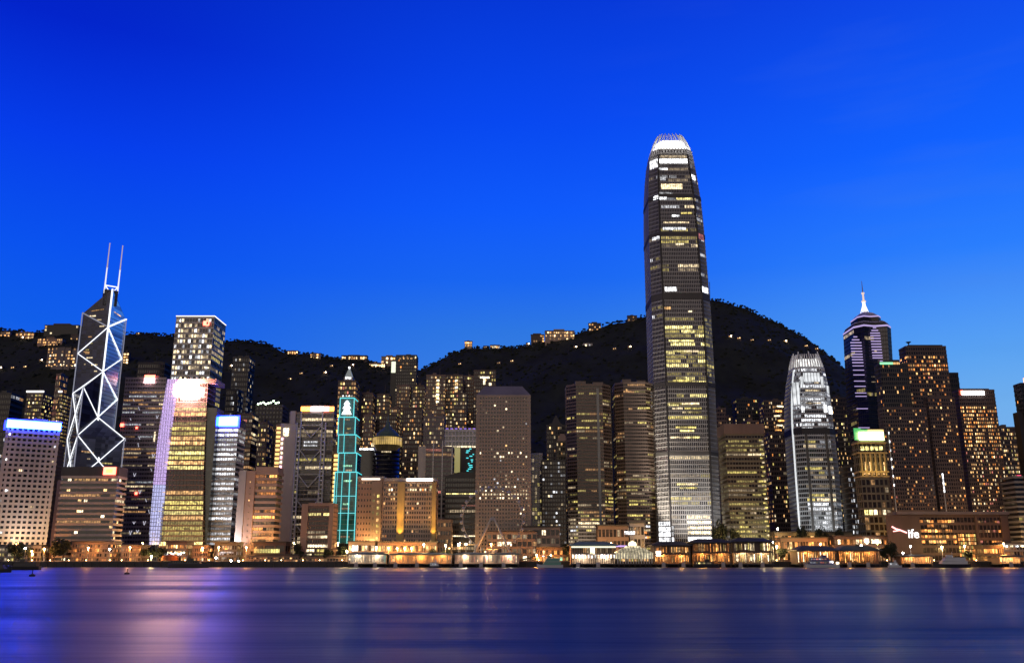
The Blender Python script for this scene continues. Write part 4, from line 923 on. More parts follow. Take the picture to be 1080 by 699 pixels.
spot('column_lamp', (t.root.location.x + t.W/2 - 5, 676, GZ + 17), (t.root.location.x + t.W/2 - 5, 690, 30), 9000, (1, .56, .14), 100, 1.0)
t = tower('hotel_block', 'golden brown hotel slab with a bright white roof strip and two glowing gold corner columns', 'hotel', 405, 462, 509, 672, 20, 17, 22, W_TAN, G_WARM, band=.42, pier=.3,
      lits=[(0, 1, .10, [('warm', 3), ('warmd', 5), ('cream', 2), ('org', 1)], 'c'), (.88, .97, .5, [('creamb', 1), ('cream', 2)], 'c')], seed=302)
for xf, wd in ((.34, 5.2), (.975, 3.0)):
    b = MB(); b.box(-t.W/2 + t.W*xf - wd/2, -t.W/2 + t.W*xf + wd/2, -t.D/2 - 1.7, -t.D/2 + .5, 0, t.H + .5); b.build('gold_column', wall('gold_stone', (.50, .36, .16)), t.root)
    x = t.root.location.x - t.W/2 + t.W*xf
    spot('column_lamp', (x, 667.4, GZ + 16.5), (x, 670.3, 34), 13000 if wd > 4 else 9000, (1, .54, .09), 62, .7, .3); spot('column_lamp', (x, 664.5, GZ + 18), (x, 670.3, 46), 26000 if wd > 4 else 14000, (1, .56, .10), 34, .8, .3)
b = MB(); b.box(-t.W/2 + .2, t.W/2 + .3, -t.D/2 - 1.0, t.D/2, t.H + 1.15, t.H + 3.4); b.build('roof_band', W_PALE, t.root)
panel(t.root, glow('eave_light_white', (1, .93, .84), 5), 'roof_strip', (t.W*.19, -t.D/2 - 1.3, t.H + 2.2), (t.W*.50, .5, 1.7)); panel(t.root, LW['yelb'], 'roof_lamp', (t.W*.42, -t.D/2 - 1.4, t.H - 3), (2.6, .4, 2))
# round drum with cone roof
D0 = 812; xc = P(406, 480, D0).x; r0 = (P(420.5, 480, D0).x - P(391.5, 480, D0).x) / 2
t = thing('drum_tower', 'round dark tower with a lit gold ring and a pale green cone roof', 'tower', (xc, D0 + r0, GZ)); zr1, zr2, ztp = zrow(405, 468, D0), zrow(405, 460, D0), zrow(405, 440, D0 + r0)
b = MB(); b.lathe([(r0, 0), (r0, zr1)], 40); b.build('glazing', G_TEAL if False else G_DARK, t, True)
b = MB()
for k in range(int(zr1 / 4)): b.lathe([(r0 + .3, k*4), (r0 + .3, k*4 + 1.0)], 40)
b.build('floor_bands', W_BLACK, t)
b = MB(); b.lathe([(r0 + 1.2, zr1), (r0 + .9, zr2)], 40); b.build('lit_ring', lit('ring_gold', (1, .66, .20), .55, .6, .12, rndv=.01), t, True)
b = MB(); b.lathe([(r0 + 1.6, zr2), (r0 + 1.6, zr2 + 1), (r0 * .86, zr2 + 1.1), (r0 * .82, zr2 + 3.5), (r0 * .60, zr2 + 6.0), (r0 * .36, zr2 + 8.5), (r0 * .16, zr2 + 12), (.5, ztp - 1), (.15, ztp + 3)], 40); b.build('cone_roof', wall('copper_roof', (.10, .15, .125), .5), t, True)
rnd = random.Random(31)
for k in range(14):
    a = math.radians(rnd.uniform(215, 330)); z = rnd.randint(3, int(zr1/4) - 1) * 4 + 2.3
    panel(t, LW[rnd.choice(['creamd', 'whited', 'cream'])], 'window', (math.cos(a)*(r0+.1), math.sin(a)*(r0+.1), z), (rnd.uniform(1.5, 5), .3, 1.6), a + math.pi/2)
panel(t, LW['cream'], 'lit_sign', (1, -r0 - .5, zr1 - 7), (9, .3, 1.2))
b = MB(); b.box(-r0 - 14, -r0 + 2, -2, 10, 0, zr1 - 2); b.build('side_wing', G_DARK, t); panel(t, LW['whiteb'], 'wing_light', (-r0 - 6, -2.3, zr1 - 3.4), (13, .4, 1.5)); panel(t, LW['creamb'], 'wing_light', (-r0 + 1, -4.5, zr1 + .2), (5, .4, 3))
# mauve banded block with white columns, white grid block behind
t = tower('office_block', 'mauve block with dark bands between tall thin white columns and a pale end wall', 'office block', 442, 479, 472, 762, 18, 24, 6, W_PURP, G_DARK, band=.42, pier=.05, lits=[(0, 1, .14, [('warmd', 3), ('pinkd', 1), ('creamd', 2)], 'r')], seed=311, roof=False)
b = MB(); b.box(-t.W/2 - .4, -t.W/2 + t.W*.21, -t.D/2 - 1.2, t.D/2, 0, t.H + 1.3); b.build('end_wall', W_PALE, t.root)
for xf in (.43, .70, .985):
    b = MB(); b.box(-t.W/2 + t.W*xf - .45, -t.W/2 + t.W*xf + .45, -t.D/2 - 1.4, -t.D/2, 0, t.H + 6); b.build('column', W_WHITE, t.root)
t = tower('office_block', 'white square gridded block with a lit underside above a yellow panel and teal lights', 'office block', 470, 503, 454, 800, 20, 24, 9, W_WHITE, G_BLUE, band=.32, pier=.24, proud=.8, lits=[(.5, .62, .3, [('yeld', 1)], 'c'), (.0, .8, .12, [('whited', 2), ('creamd', 2)], 'c')], seed=312, roof=False)
zb = zrow(485, 471, 800); panel(t.root, LW['creamb'], 'soffit_light', (0, -t.D/2 - 1.1, zb), (t.W, .4, 1.4))
panel(t.root, S_YEL, 'lit_panel', (-t.W*.16, -t.D/2 - 1.3, zb - 12), (t.W*.30, .5, 22))
b = MB(); b.box(-t.W/2, t.W/2, -t.D/2 - 1.0, -t.D/2 - .6, zb - 26, zb - .8); b.build('recess_wall', W_DKGR, t.root)
rr = random.Random(9)
for k in range(16): panel(t.root, S_TEAL, 'teal_light', (t.W*.22 + rr.uniform(0, 6), -t.D/2 - 1.4, zb - 2 - k * 1.6), (rr.uniform(1, 3.4), .4, .8))
for k in range(8): panel(t.root, glow('roof_violet', (.30, .15, .9), .9), 'roof_lamp', (-t.W*.45 + k * 4, -t.D/2, t.H + 1.8), (2.2, .5, .8))
# black terraced block behind the wheel
t = tower('office_block', 'black block with three thin terraces of gold lights behind the wheel', 'office block', 470, 506, 503, 720, 18, 16, 14, W_BLACK, G_DARK, band=.4, pier=.1, lits=[(0, 1, .05, [('creamd', 1), ('warmd', 2)], 'r')], seed=313, roof=False)
for f, m, a in ((.80, 'yelb', .95), (.66, 'pinkd', .5), (.30, 'creamb', .9), (.20, 'warm', .4), (.06, 'creamd', .5)):
    panel(t.root, LW[m], 'terrace_light', (t.W * (.48 - a / 2), -t.D/2 - .6, t.H * f), (t.W * a, .4, .9))
b = MB(); b.add([(-t.W/2, -t.D/2, t.H + 1), (t.W/2, -t.D/2, t.H + 1), (t.W/2, -t.D/2, t.H + 4), (-t.W*.1, -t.D/2, t.H + 4), (-t.W/2, t.D/2, t.H + 1), (t.W/2, t.D/2, t.H + 1), (t.W/2, t.D/2, t.H + 4), (-t.W*.1, t.D/2, t.H + 4)], [(0, 1, 2, 3), (3, 2, 6, 7), (0, 3, 7, 4), (1, 5, 6, 2)]); b.build('sloped_roof', W_BLACK, t.root)
t = tower('office_block', 'small dark cube block between the golden hotel slab and the wheel', 'office block', 462, 477, 549, 665, 14, 5, 5, W_DKBR, G_DARK, band=.5, pier=.3, lits=[(0, 1, .1, [('warmd', 1)], 'c')], seed=314, roof=False)

# ---- square windowed tower (grid of punched windows, chamfered roof)
t = tower('office_tower', 'tan tower with a regular grid of small square dark windows and a hipped roof', 'office tower', 503, 559, 418, 690, 30, 44, 19, wall('warm_aluminium', (.335, .265, .215), .6, .12), G_DARK, band=.48, pier=.46, proud=.5, pedge=3.0,
      lits=[(.05, .97, .035, [('creamb', 2), ('creamd', 3), ('warm', 1), ('white', 1)], 'c'), (.36, .40, .5, [('creamb', 1), ('cream', 2)], 'c'), (.41, .45, .4, [('creamb', 1), ('creamd', 2)], 'c'), (.62, .65, .18, [('creamb', 1)], 'c')], seed=321, roof=False)
zt = t.H; W, Dp = t.W, t.D; zh = zrow(530, 408, 700)
b = MB(); i = W * .145; b.add([(-W/2 - .4, -Dp/2 - .4, zt + 1.12), (W/2 + .4, -Dp/2 - .4, zt + 1.12), (W/2 + .4, Dp/2, zt + 1.12), (-W/2 - .4, Dp/2, zt + 1.12), (-W/2 + i, -Dp/2 + 7, zh), (W/2 - i, -Dp/2 + 7, zh), (W/2 - i, Dp/2 - 7, zh), (-W/2 + i, Dp/2 - 7, zh)],
      [(0, 1, 5, 4), (1, 2, 6, 5), (2, 3, 7, 6), (3, 0, 4, 7), (4, 5, 6, 7)]); b.build('roof', wall('roof_metal', (.22, .20, .24), .5), t.root)
b = MB(); b.box(-3, 5, 0, 4, zh, zh + 1.6); b.tube((6, 0, zh), (6, 0, zh + 7), .2, 5); b.build('roof_plant', W_DKGR, t.root)
# slim white lined towers right of it
t = tower('office_tower', 'slim dark tower with four pale vertical lines right of the square windowed tower', 'office tower', 560.5, 571.5, 479, 760, 16, 26, 4, W_WHITE, G_DARK, band=.16, pier=.2, lits=[(.1, 1, .2, [('yeld', 2), ('creamd', 3)], 'c')], seed=322, roof=False)
tower('office_tower', 'dark tower with scattered cold lights left of the twin striped towers', 'office tower', 571, 596, 486, 730, 16, 24, 9, W_BLACK, G_DARK, band=.42, pier=.25, lits=[(0, 1, .17, [('white', 2), ('whited', 3), ('creamd', 3), ('cream', 1)], 'c', [0])], seed=323, roof=False)
# twin striped towers
EX = wall('striped_granite', (.17, .125, .10), .5, .15)
for k, (a, b_, tp, lab) in enumerate(((596, 643.5, 406, 'left one of twin brown towers with thin horizontal stripes and yellow lit lower floors'), (645.5, 687, 404, 'right one of twin brown towers with thin horizontal stripes, beside the tallest tower'))):
    t = tower('office_tower', lab, 'office tower', a, b_, tp, 770 + k * 4, 34, 50, 16, EX, G_WARM, poly=octagon(.20), band=.42, pier=.04, proud=.4,
          lits=[(.02, .22, .55, [('cream', 2), ('yel', 2), ('creamd', 3), ('white', 1)], 'r', [0, 7]), (.22, .5, .34, [('yeld', 4), ('yel', 1.5), ('warmd', 2), ('creamd', 2)], 'r'), (.5, 1, .16, [('yeld', 3), ('creamd', 2), ('warmd', 2), ('yel', .6)], 'r')], seed=331 + k, roof=False)
    b = MB(); W = t.W
    for (xa, xb, hh) in ((-.30, -.06, 4.5), (.10, .34, 3.6)): b.box(W*xa, W*xb, -12, 12, t.H, t.H + hh)
    b.box(-W*.36, W*.36, -14, 14, t.H - .1, t.H + 1.6); b.build('roof_plant', EX, t.root)
    if k == 0:
        spot('podium_lamp', (t.root.location.x - 12, 745, GZ + 1), (t.root.location.x - 12, 771, 20), 60000, (1, .95, .8), 70)
        b = MB(); b.box(W*.16, W*.22, -t.D/2 - 1.3, -t.D/2 - .2, 0, t.H - 3); b.build('lift_glass', G_BLUE, t.root)
    else:
        for q in range(7): panel(t.root, LW['org'], 'window', (W*(-.08 + .05*q), -t.D/2 - .6, t.H * .13 + (q % 2) * 4), (2, .3, 1.8))
        panel(t.root, LW['whited'], 'edge_lamp', (W*.5 - 1, -t.D/2 + 6, t.H - 14), (1.2, .6, 16))
        panel(t.root, LW['warm'], 'window', (-W*.2, -t.D/2 - .6, t.H - 6), (2, .4, 1.6)); panel(t.root, LW['yel'], 'window', (W*.24, -t.D/2 - .6, t.H - 22), (10, .4, 1.4))

# ---- the tallest tower
T1 = wall('tall_tower_fins', (.31, .30, .285), .5, .12, .1)
t = tower('tall_tower', 'tallest tower, tapering upward, with lit floors and a glowing white crown of fins', 'skyscraper', 0, 0, 0, 760, -1, 98, 32, T1, G_NEUT, poly=octagon(.17), band=.24, pier=.32, proud=.55,
      outline=[(572, 688, 760), (400, 683, 753), (330, 681, 749), (250, 678.5, 742.5), (228, 678, 740.5), (210, 678, 738.5), (195, 678.2, 736), (180, 679, 733.5), (165, 680.5, 730.5), (158.5, 682, 729)],
      lits=[(.40, .565, .62, [('yel', 4), ('yelb', 2), ('yeld', 3)], 'r', [0]), (.25, .40, .26, [('yel', 2), ('yelb', 1.5), ('yeld', 1)], 'r', [0]), (.08, .25, .22, [('creamd', 2), ('cream', 1), ('yel', 2)], 'r', [0]), (.62, .80, .34, [('yel', 2), ('cream', 2), ('yeld', 3), ('creamd', 3)], 'r', [0]),
            (.80, .97, .34, [('creamd', 3), ('white', 2), ('whited', 3), ('cream', 1)], 'r', [0, 1]), (.4, .565, .5, [('yel', 2), ('yeld', 3)], 'r', [1]), (.56, .97, .2, [('creamd', 2), ('yeld', 2), ('white', 1)], 'r', [1, 7])], seed=341, roof=False)
TT = t; W, H = t.W, t.H
# dark vertical slots at the corners of the front face and machine floors
for e in (0, 1):
    for tt in ((0.0,) if e == 0 else (0.0,)):
        b = MB(); zs = [0] + [H * f for f in (.30, .42, .56, .62, .67, .71, .76, .83, .92, .985)]
        vs = []
        for z in zs:
            q = t.at(min(z, H - .01), .75); u, v = q[e], q[(e + 1) % 8]
            vs += [(u[0] - .7, u[1] - .05, z), (u[0] + .9, u[1] - .05, z)]
        b.add(vs, [(2*k, 2*k+1, 2*k+3, 2*k+2) for k in range(len(zs) - 1)]); b.build('corner_slot', W_BLACK, t.root)
for f, hh in ((.605, 5.5), (.765, 4), (.395, 3.5), (.235, 3.0), (.865, 4.0)):
    q0 = t.at(H*f, .8); q1 = t.at(H*f + hh, .8); b = MB(); b.add([(x, y, H*f) for x, y in q0] + [(x, y, H*f + hh) for x, y in q1], [(i, (i+1) % 8, 8+(i+1) % 8, 8+i) for i in range(8)]); b.build('machine_floor', W_DKGR, t.root)
# upper white lit panels (crown tiers as in the photograph)
def facepanel(e, ta, tb, row0, row1, mk, off=.7, nm='lit_tier'):
    z0, z1 = zrow(710, row0, 762), zrow(710, row1, 762); c, s, a, _ = t.cell(e, ta, tb, z0, z1, mk, off=off); return panel(t.root, LW[mk] if isinstance(mk, str) else mk, nm, c, s, a)
for args in ((0, .04, .96, 171, 166.5, 'whiteb'), (0, .04, .96, 165, 162.5, 'creamd'), (7, .05, .9, 176, 166, 'whiteb'), (0, .02, .30, 178.5, 176.5, 'whiteb'), (0, .08, .7, 199.5, 194, 'cream'), (7, .5, .95, 209.5, 206, 'whiteb'), (0, .02, .22, 211, 208, 'whiteb'), (0, .02, .4, 205, 203, 'white'),
             (0, .08, .7, 243, 240.5, 'white'), (0, .1, .8, 236, 234.5, 'cream'), (0, .5, .95, 211, 209, 'yelb'), (0, .6, .9, 226, 224.5, 'yel'), (0, .35, .55, 229, 227.2, 'whiteb'), (0, .4, .62, 259, 257.5, 'creamb'), (1, .1, .8, 252, 246, 'pinkd'), (7, .3, .9, 252, 249, 'white'),
             (0, .06, .36, 308, 303.5, 'whiteb'), (1, .0, .8, 308, 302.5, 'whiteb'), (0, .02, .18, 327, 324.5, 'warm'), (0, .62, .72, 330, 328.5, 'creamb'), (1, .1, .6, 188, 183, 'whiteb'), (0, .06, .22, 190, 186.5, 'white')): facepanel(*args)
for rw in (452, 455.5, 462.5, 511.5, 515.5, 436, 427, 432, 403, 404.5, 372, 361): 
    for k in range(2): a = t.rnd.uniform(.05, .5); facepanel(0, a, a + t.rnd.uniform(.2, .45), rw, rw - 1.9, t.rnd.choice(['yelb', 'yel', 'cream']), .6, 'window')
# crown: added glowing drum stands in for floodlights; ring of curved white fins
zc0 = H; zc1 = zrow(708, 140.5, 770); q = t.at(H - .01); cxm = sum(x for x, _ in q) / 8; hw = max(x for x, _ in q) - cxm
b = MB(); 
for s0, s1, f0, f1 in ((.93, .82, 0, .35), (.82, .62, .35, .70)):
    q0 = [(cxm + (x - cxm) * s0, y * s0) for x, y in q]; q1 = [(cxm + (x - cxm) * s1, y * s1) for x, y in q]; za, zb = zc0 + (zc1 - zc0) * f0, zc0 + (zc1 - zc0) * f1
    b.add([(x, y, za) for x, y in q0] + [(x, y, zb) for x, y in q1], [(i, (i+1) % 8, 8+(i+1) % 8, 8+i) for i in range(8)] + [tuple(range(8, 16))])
cl_ = b.build('crown_glow_drum', S_CROWN, t.root)
WF = wall('white_fins', (.75, .75, .74), .4, .05)
for e in range(8):
    k = 9 if e % 2 == 0 else 4
    u, v = q[e], q[(e+1) % 8]
    for i in range(k):
        f = (i + .5) / k; x, y = cxm + (u[0] + (v[0]-u[0])*f - cxm) * 1.03, (u[1] + (v[1]-u[1])*f) * 1.03
        b = MB(); pts = []
        for g in (0, .3, .6, .85, 1.0): s = 1 - .42 * g ** 1.6; pts.append((cxm + (x - cxm) * s, y * s, zc0 - 3 + (zc1 - zc0 + 3 + (1.5 if i % 2 else 0)) * g))
        for a_, c_ in zip(pts, pts[1:]): b.tube(a_, c_, .48, 5)
        b.build('crown_fin', WF, cl_)
for sx in (-1, 1): spot('crown_lamp', (t.root.location.x + cxm + sx * 40, t.root.location.y - 55, GZ + H - 30), (t.root.location.x + cxm, t.root.location.y - 10, GZ + H + 8), 60000, (1, .98, .92), 40)
# gondola mast on right shoulder
b = MB(); q = t.at(H * .62, 0); b.tube((q[2][0] + .5, q[2][1], H*.60), (q[2][0] + 1.2, q[2][1], H*.655), .3, 5); b.build('maintenance_mast', W_DKGR, t.root)
# lit base: glazed lobby floors, wall washers on the left corner
for row0, row1, a, b_ in ((570.5, 566, .40, .98), (563, 560, .40, .97), (557.5, 555, .40, .97), (551.5, 549.5, .40, .97)):
    facepanel(0, a, b_, row0, row1, 'whiteb' if row0 > 565 else 'creamb', .55, 'lobby_window')
for k in range(4): facepanel(7, .05, .98, 571 - k*5.6, 566.6 - k*5.6, 'whiteb', .55, 'lobby_window')
for k in range(3): facepanel(0, .01, .07, 571 - k*6, 566.5 - k*6, 'white', .8, 'lobby_window')
q = t.at(1); ux, uy = t.root.location.x, t.root.location.y
spot('wall_washer', (ux + q[7][0] - 4, uy + q[7][1] - 22, GZ + 2), (ux + q[7][0] + 5, uy + q[7][1] - 4, 70), 700000, (1, .88, .74), 34, .9)
spot('wall_washer', (ux + q[7][0] - 3, uy + q[7][1] - 20, GZ + 20), (ux + q[0][0] - 5, uy + q[0][1] + 5, 170), 1000000, (1, .88, .74), 26, .9)
spot('wall_washer', (ux - 6, uy - t.D/2 - 34, GZ + 2), (ux - 4, uy - t.D/2, 60), 230000, (1, .95, .90), 70, .9); spot('wall_washer', (ux + 14, uy - t.D/2 - 34, GZ + 2), (ux + 12, uy - t.D/2, 50), 130000, (.95, .96, 1), 60, .9)

# ---- yellowish banded block right of the tallest tower
t = tower('office_block', 'olive banded office block lit yellow right beside the tallest tower', 'office block', 757, 804, 449, 722, 24, 30, 13, W_OLIV, G_WARM, band=.46, pier=.10, lits=[(.02, .90, .62, [('creamd', 5), ('yeld', 5), ('cream', 1.2), ('yel', 1.3)], 'r', [0]), (.02, .9, .7, [('yeld', 1)], 'r', [3])], seed=351, roof=False)
b = MB(); b.box(-t.W/2 - 1, t.W/2 + 1, -t.D/2 - 1, t.D/2, t.H - 6.5, t.H + 1.6); b.build('roof_band', W_BROWN, t.root)
for k in range(26): panel(t.root, LW['yel'] if k % 4 else LW['cream'], 'window', (t.W*.46 - (k % 2) * 1.2, -t.D/2 - .7, 6 + k * t.fh), (2.2, .3, 1.2))
panel(t.root, LW['creamb'], 'lobby_window', (t.W*.22, -t.D/2 - 1.2, 6), (t.W*.36, .4, 2.4)); panel(t.root, S_YEL, 'lobby_window', (t.W*.24, -t.D/2 - 1.0, 5.5), (t.W*.48, .3, 11))
spot('podium_lamp', (t.root.location.x + 8, 696, GZ + 1), (t.root.location.x + 8, 722, 20), 26000, (1, .95, .55), 80)

# ---- white crowned tower
T2 = wall('crowned_tower_frame', (.40, .41, .42), .45, .12, .2)
t = tower('crowned_tower', 'shorter tapering tower with a brilliant white crown and a white floodlit base', 'skyscraper', 0, 0, 0, 745, -1, 44, 22, T2, G_NEUT, poly=octagon(.17), band=.32, pier=.12,
      outline=[(552, 832, 887), (500, 828, 884), (440, 824.5, 877), (418, 825, 874.5), (400, 826.5, 871), (388, 829, 868)],
      lits=[(.0, .14, .95, [('white', 5), ('whiteb', .6), ('whited', 1)], 'f', [0]), (.14, .30, .9, [('white', 3), ('whited', 3)], 'r', [0]), (.30, .36, .9, [('yel', 1), ('cream', 1)], 'r', [0]), (.36, .64, .42, [('creamd', 4), ('yel', 1.5), ('cream', 1.2), ('whited', 2)], 'r', [0]), (.66, 1, .62, [('white', 3), ('whited', 3), ('cream', 1)], 'r', [0]), (.0, .3, .6, [('whited', 2)], 'r', [1]), (.66, 1, .5, [('whited', 2), ('white', 1)], 'r', [1, 7])], seed=361, roof=False)
H = t.H; ux, uy = t.root.location.x, t.root.location.y
def fp2(e, ta, tb, row0, row1, mk, off=.7, nm='lit_tier'):
    z0, z1 = zrow(852, row0, 747), zrow(852, row1, 747); c, s, a, _ = t.cell(e, ta, tb, z0, z1, mk, off=off); return panel(t.root, LW[mk] if isinstance(mk, str) else mk, nm, c, s, a)
CT = lit('crown_tier', (.94, .97, 1), .85, .35, .12, mull=2.6, rndv=.15)
for args in ((0, .14, .86, 402.5, 393, CT), (0, .02, .12, 410, 397, CT), (0, .88, .98, 410, 397, CT), (7, .1, .9, 433, 403, CT), (1, .35, .95, 414, 406, CT), (0, .03, .13, 435, 428, 'whiteb'), (0, .86, .98, 435, 427, 'whiteb'), (1, .3, .98, 436, 428, 'whiteb'), (0, .2, .8, 408, 406, 'white'), (0, .2, .8, 412.5, 411, 'cream'), (0, .2, .8, 422, 420.5, 'white'), (0, .2, .78, 426, 424.6, 'creamd')): fp2(*args)
for e, m in ((7, S_EDGE),):
    b = MB(); zs = [H * f for f in (0, .2, .4, .6, .7, .8, .9, .99)]; pts = []
    for z in zs: q = t.at(min(z, H-.02), .7); pts.append((q[7][0] + .3, q[7][1], z))
    for a_, c_ in zip(pts, pts[1:]): b.tube(a_, c_, .8, 5)
    b.build('edge_light', glow('edge_light_tower', (.92, .97, 1), .75), t.root)
for e in (0, 1):
    for tt in (.13, .84):
        if e: continue
        b = MB(); vs = []
        for z in [H * f for f in (0, .3, .64)]:
            q = t.at(z, .85); u, v = q[0], q[1]; x = u[0] + (v[0]-u[0]) * tt; vs += [(x - 1.1, u[1], z), (x + 1.1, u[1], z)]
        b.add(vs, [(2*k, 2*k+1, 2*k+3, 2*k+2) for k in range(2)]); b.build('corner_slot', W_DKGR, t.root)
q0 = t.at(H*.645, .8); q1 = t.at(H*.675, .8); b = MB(); b.add([(x, y, H*.645) for x, y in q0] + [(x, y, H*.675) for x, y in q1], [(i, (i+1) % 8, 8+(i+1) % 8, 8+i) for i in range(8)]); b.build('machine_floor', W_BLACK, t.root)
zc1 = zrow(848, 375.5, 760); q = t.at(H - .01); cxm = sum(x for x, _ in q) / 8
b = MB(); q0 = [(cxm + (x - cxm) * .94, y * .94) for x, y in q]; q1 = [(cxm + (x - cxm) * .80, y * .80) for x, y in q]; za, zb = H, H + (zc1 - H) * .66
b.add([(x, y, za) for x, y in q0] + [(x, y, zb) for x, y in q1], [(i, (i+1) % 8, 8+(i+1) % 8, 8+i) for i in range(8)] + [tuple(range(8, 16))]); cl_ = b.build('crown_glow_drum', lit('crown_glow_drum', (1, 1, .97), 1.3, .35, .2, mull=2.6, rndv=.01), t.root)  # added glowing drum gives this crown its floodlit look
for e in range(8):
    k = 7 if e % 2 == 0 else 3; u, v = q[e], q[(e+1) % 8]
    for i in range(k):
        f = (i + .5) / k; x, y = cxm + (u[0] + (v[0]-u[0])*f - cxm) * 1.03, (u[1] + (v[1]-u[1])*f) * 1.03; b = MB(); pts = []
        for g in (0, .4, .75, 1.0): s = 1 - .24 * g ** 1.5; pts.append((cxm + (x - cxm) * s, y * s, H - 2 + (zc1 - H + 2 + (2.5 if i == k // 2 else 0)) * g))
        for a_, c_ in zip(pts, pts[1:]): b.tube(a_, c_, .5, 5)
        b.build('crown_fin', WF, cl_)
for sx in (-1, 1): spot('crown_lamp', (ux + sx * 32, uy - 50, GZ + H - 60), (ux + cxm, uy - 12, GZ + H - 2), 40000, (.95, .98, 1), 46)
spot('wall_washer', (ux - 4, uy - t.D/2 - 26, GZ + 2), (ux + 2, uy - t.D/2, 44), 70000, (.90, .97, 1), 70, .9); spot('wall_washer', (ux - 30, uy - t.D/2 - 16, GZ + 2), (ux - 24, uy - t.D/2 + 4, 60), 90000, (.92, .97, 1), 50, .9)

# ================================================================== RIGHT
def starplan(W, Dp):
    x, y = W/2, Dp/2; return [(-x*.62, -y), (-x*.08, -y*.86), (x*.08, -y*.86), (x*.62, -y), (x, -y*.62), (x, y*.62), (x*.62, y), (-x*.62, y), (-x, y*.62), (-x, -y*.62)]
t = tower('neon_tower', 'dark tower with lavender light bars stacked in two columns and a tall needle spire', 'skyscraper', 0, 0, 0, 885, 46, 52, 16, W_BLACK, glass('neon_tower_glass', (.016, .014, .035), .12), poly=lambda W, Dp: starplan(W, Dp), outline=[(545, 897, 949), (345, 888.5, 939.5)], band=.2, pier=.06, proud=.35,
      lits=[(.3, 1, .04, [('yeld', 2), ('creamd', 1)], 'r')], seed=401, roof=False)
H, W = t.H, t.W; xl_ = -W/2
rows = [355.5, 358.6, 361.6, 364.7, 367.7, 370.7, 373.7, 376.6, 379.5, 382.6, 386, 390.5, 395.5, 402, 407.5, 414.5, 418, 431, 451]
for k, r_ in enumerate(rows):
    z = zrow(898, r_, 886); wd = (.10 + .20 * min(1, k / 2)) if k < 2 else .30
    panel(t.root, S_PURP, 'light_bar', (-W*.305, -t.D/2 - .3, z), (W*wd, .8, .95 if k < 10 else .7))
rows = [346.0, 348.7, 351.5, 354.3, 357, 360, 363, 366, 369, 372, 375, 377.6]
for k, r_ in enumerate(rows):
    z = zrow(922, r_, 886); wd = (.08, .18, .26)[k] if k < 3 else .27
    panel(t.root, S_PURP, 'light_bar', (W*.25, -t.D/2 - .3, z), (W*wd, .8, .95))
for k, r_ in enumerate((381, 389, 401, 410, 423, 437)): panel(t.root, S_PURP, 'light_bar', (W*.34 + (k % 2), -t.D/2 - .3, zrow(930, r_, 886)), (W*.07, .8, .8))
panel(t.root, LW['yelb'], 'window', (W*.40, -t.D/2 + 6, zrow(930, 346, 886)), (4.4, .6, 2.0))
for r_ in (397, 402.5): panel(t.root, LW['creamd'], 'window', (W*.10, -t.D/2 + 1.5, zrow(920, r_, 886)), (9, .4, .8))
# stepped crown: tiers with lit edges
def tier(s0, s1, ra, rb, m, nm):
    q = t.at(H - .01); cx = sum(x for x, _ in q) / len(q); za, zb = zrow(914, ra, 890), zrow(914, rb, 890); n = len(q); b = MB()
    b.add([(cx + (x-cx)*s0, y*s0, za) for x, y in q] + [(cx + (x-cx)*s1, y*s1, zb) for x, y in q], [(i, (i+1) % n, n+(i+1) % n, n+i) for i in range(n)] + [tuple(range(n, 2*n))]); return b.build(nm, m, t.root)
tier(1.02, 1.02, 345.2, 343.6, S_PURP, 'crown_edge'); tier(1.0, .90, 343.5, 339.5, W_DKGR, 'crown_tier'); tier(.90, .90, 341.2, 339.4, S_PURP, 'crown_edge'); tier(.88, .80, 339.3, 338, W_DKGR, 'crown_tier'); tier(.64, .64, 338, 333, W_BLACK, 'crown_tier'); tier(.65, .64, 333, 331.6, S_PURP, 'crown_edge'); tier(.62, .40, 331.5, 327.5, wall('crown_metal', (.4, .38, .5), .4), 'crown_tier'); tier(.42, .40, 328.6, 327.4, S_PURP, 'crown_edge'); tier(.38, .12, 327.3, 324.5, W_DKGR, 'crown_tier')
SPW = glow('spire_lit', (.92, .88, 1), 1.4); q = t.at(H - .01); cx = sum(x for x, _ in q) / len(q)
za, z1, z2, z3 = zrow(910, 326, 890), zrow(910, 313, 890), zrow(910, 304, 890), zrow(910, 291, 890)
b = MB(); b.tube((cx, 0, za), (cx, 0, z1), 2.6, 8, 0, 1.5); b.build('spire', SPW, t.root); b = MB(); b.tube((cx, 0, z1), (cx, 0, z2), 1.1, 8, 0, .9); b.tube((cx, 0, z1 - .5), (cx, 0, z1 + .8), 2.4, 8); b.tube((cx, 0, z2 - .6), (cx, 0, z2 + .6), 1.7, 8); b.build('spire_middle', glow('spire_mid', (1, .75, .6), .8), t.root); b = MB(); b.tube((cx, 0, z2), (cx, 0, z3), .55, 6, 0, .2); b.build('spire_tip', W_PINK, t.root)
for dx in (-3, 3): b = MB(); b.tube((cx + dx * 1.6, 0, za - 1), (cx, 0, z1), .4, 5); b.build('spire_stay', SPW, t.root)

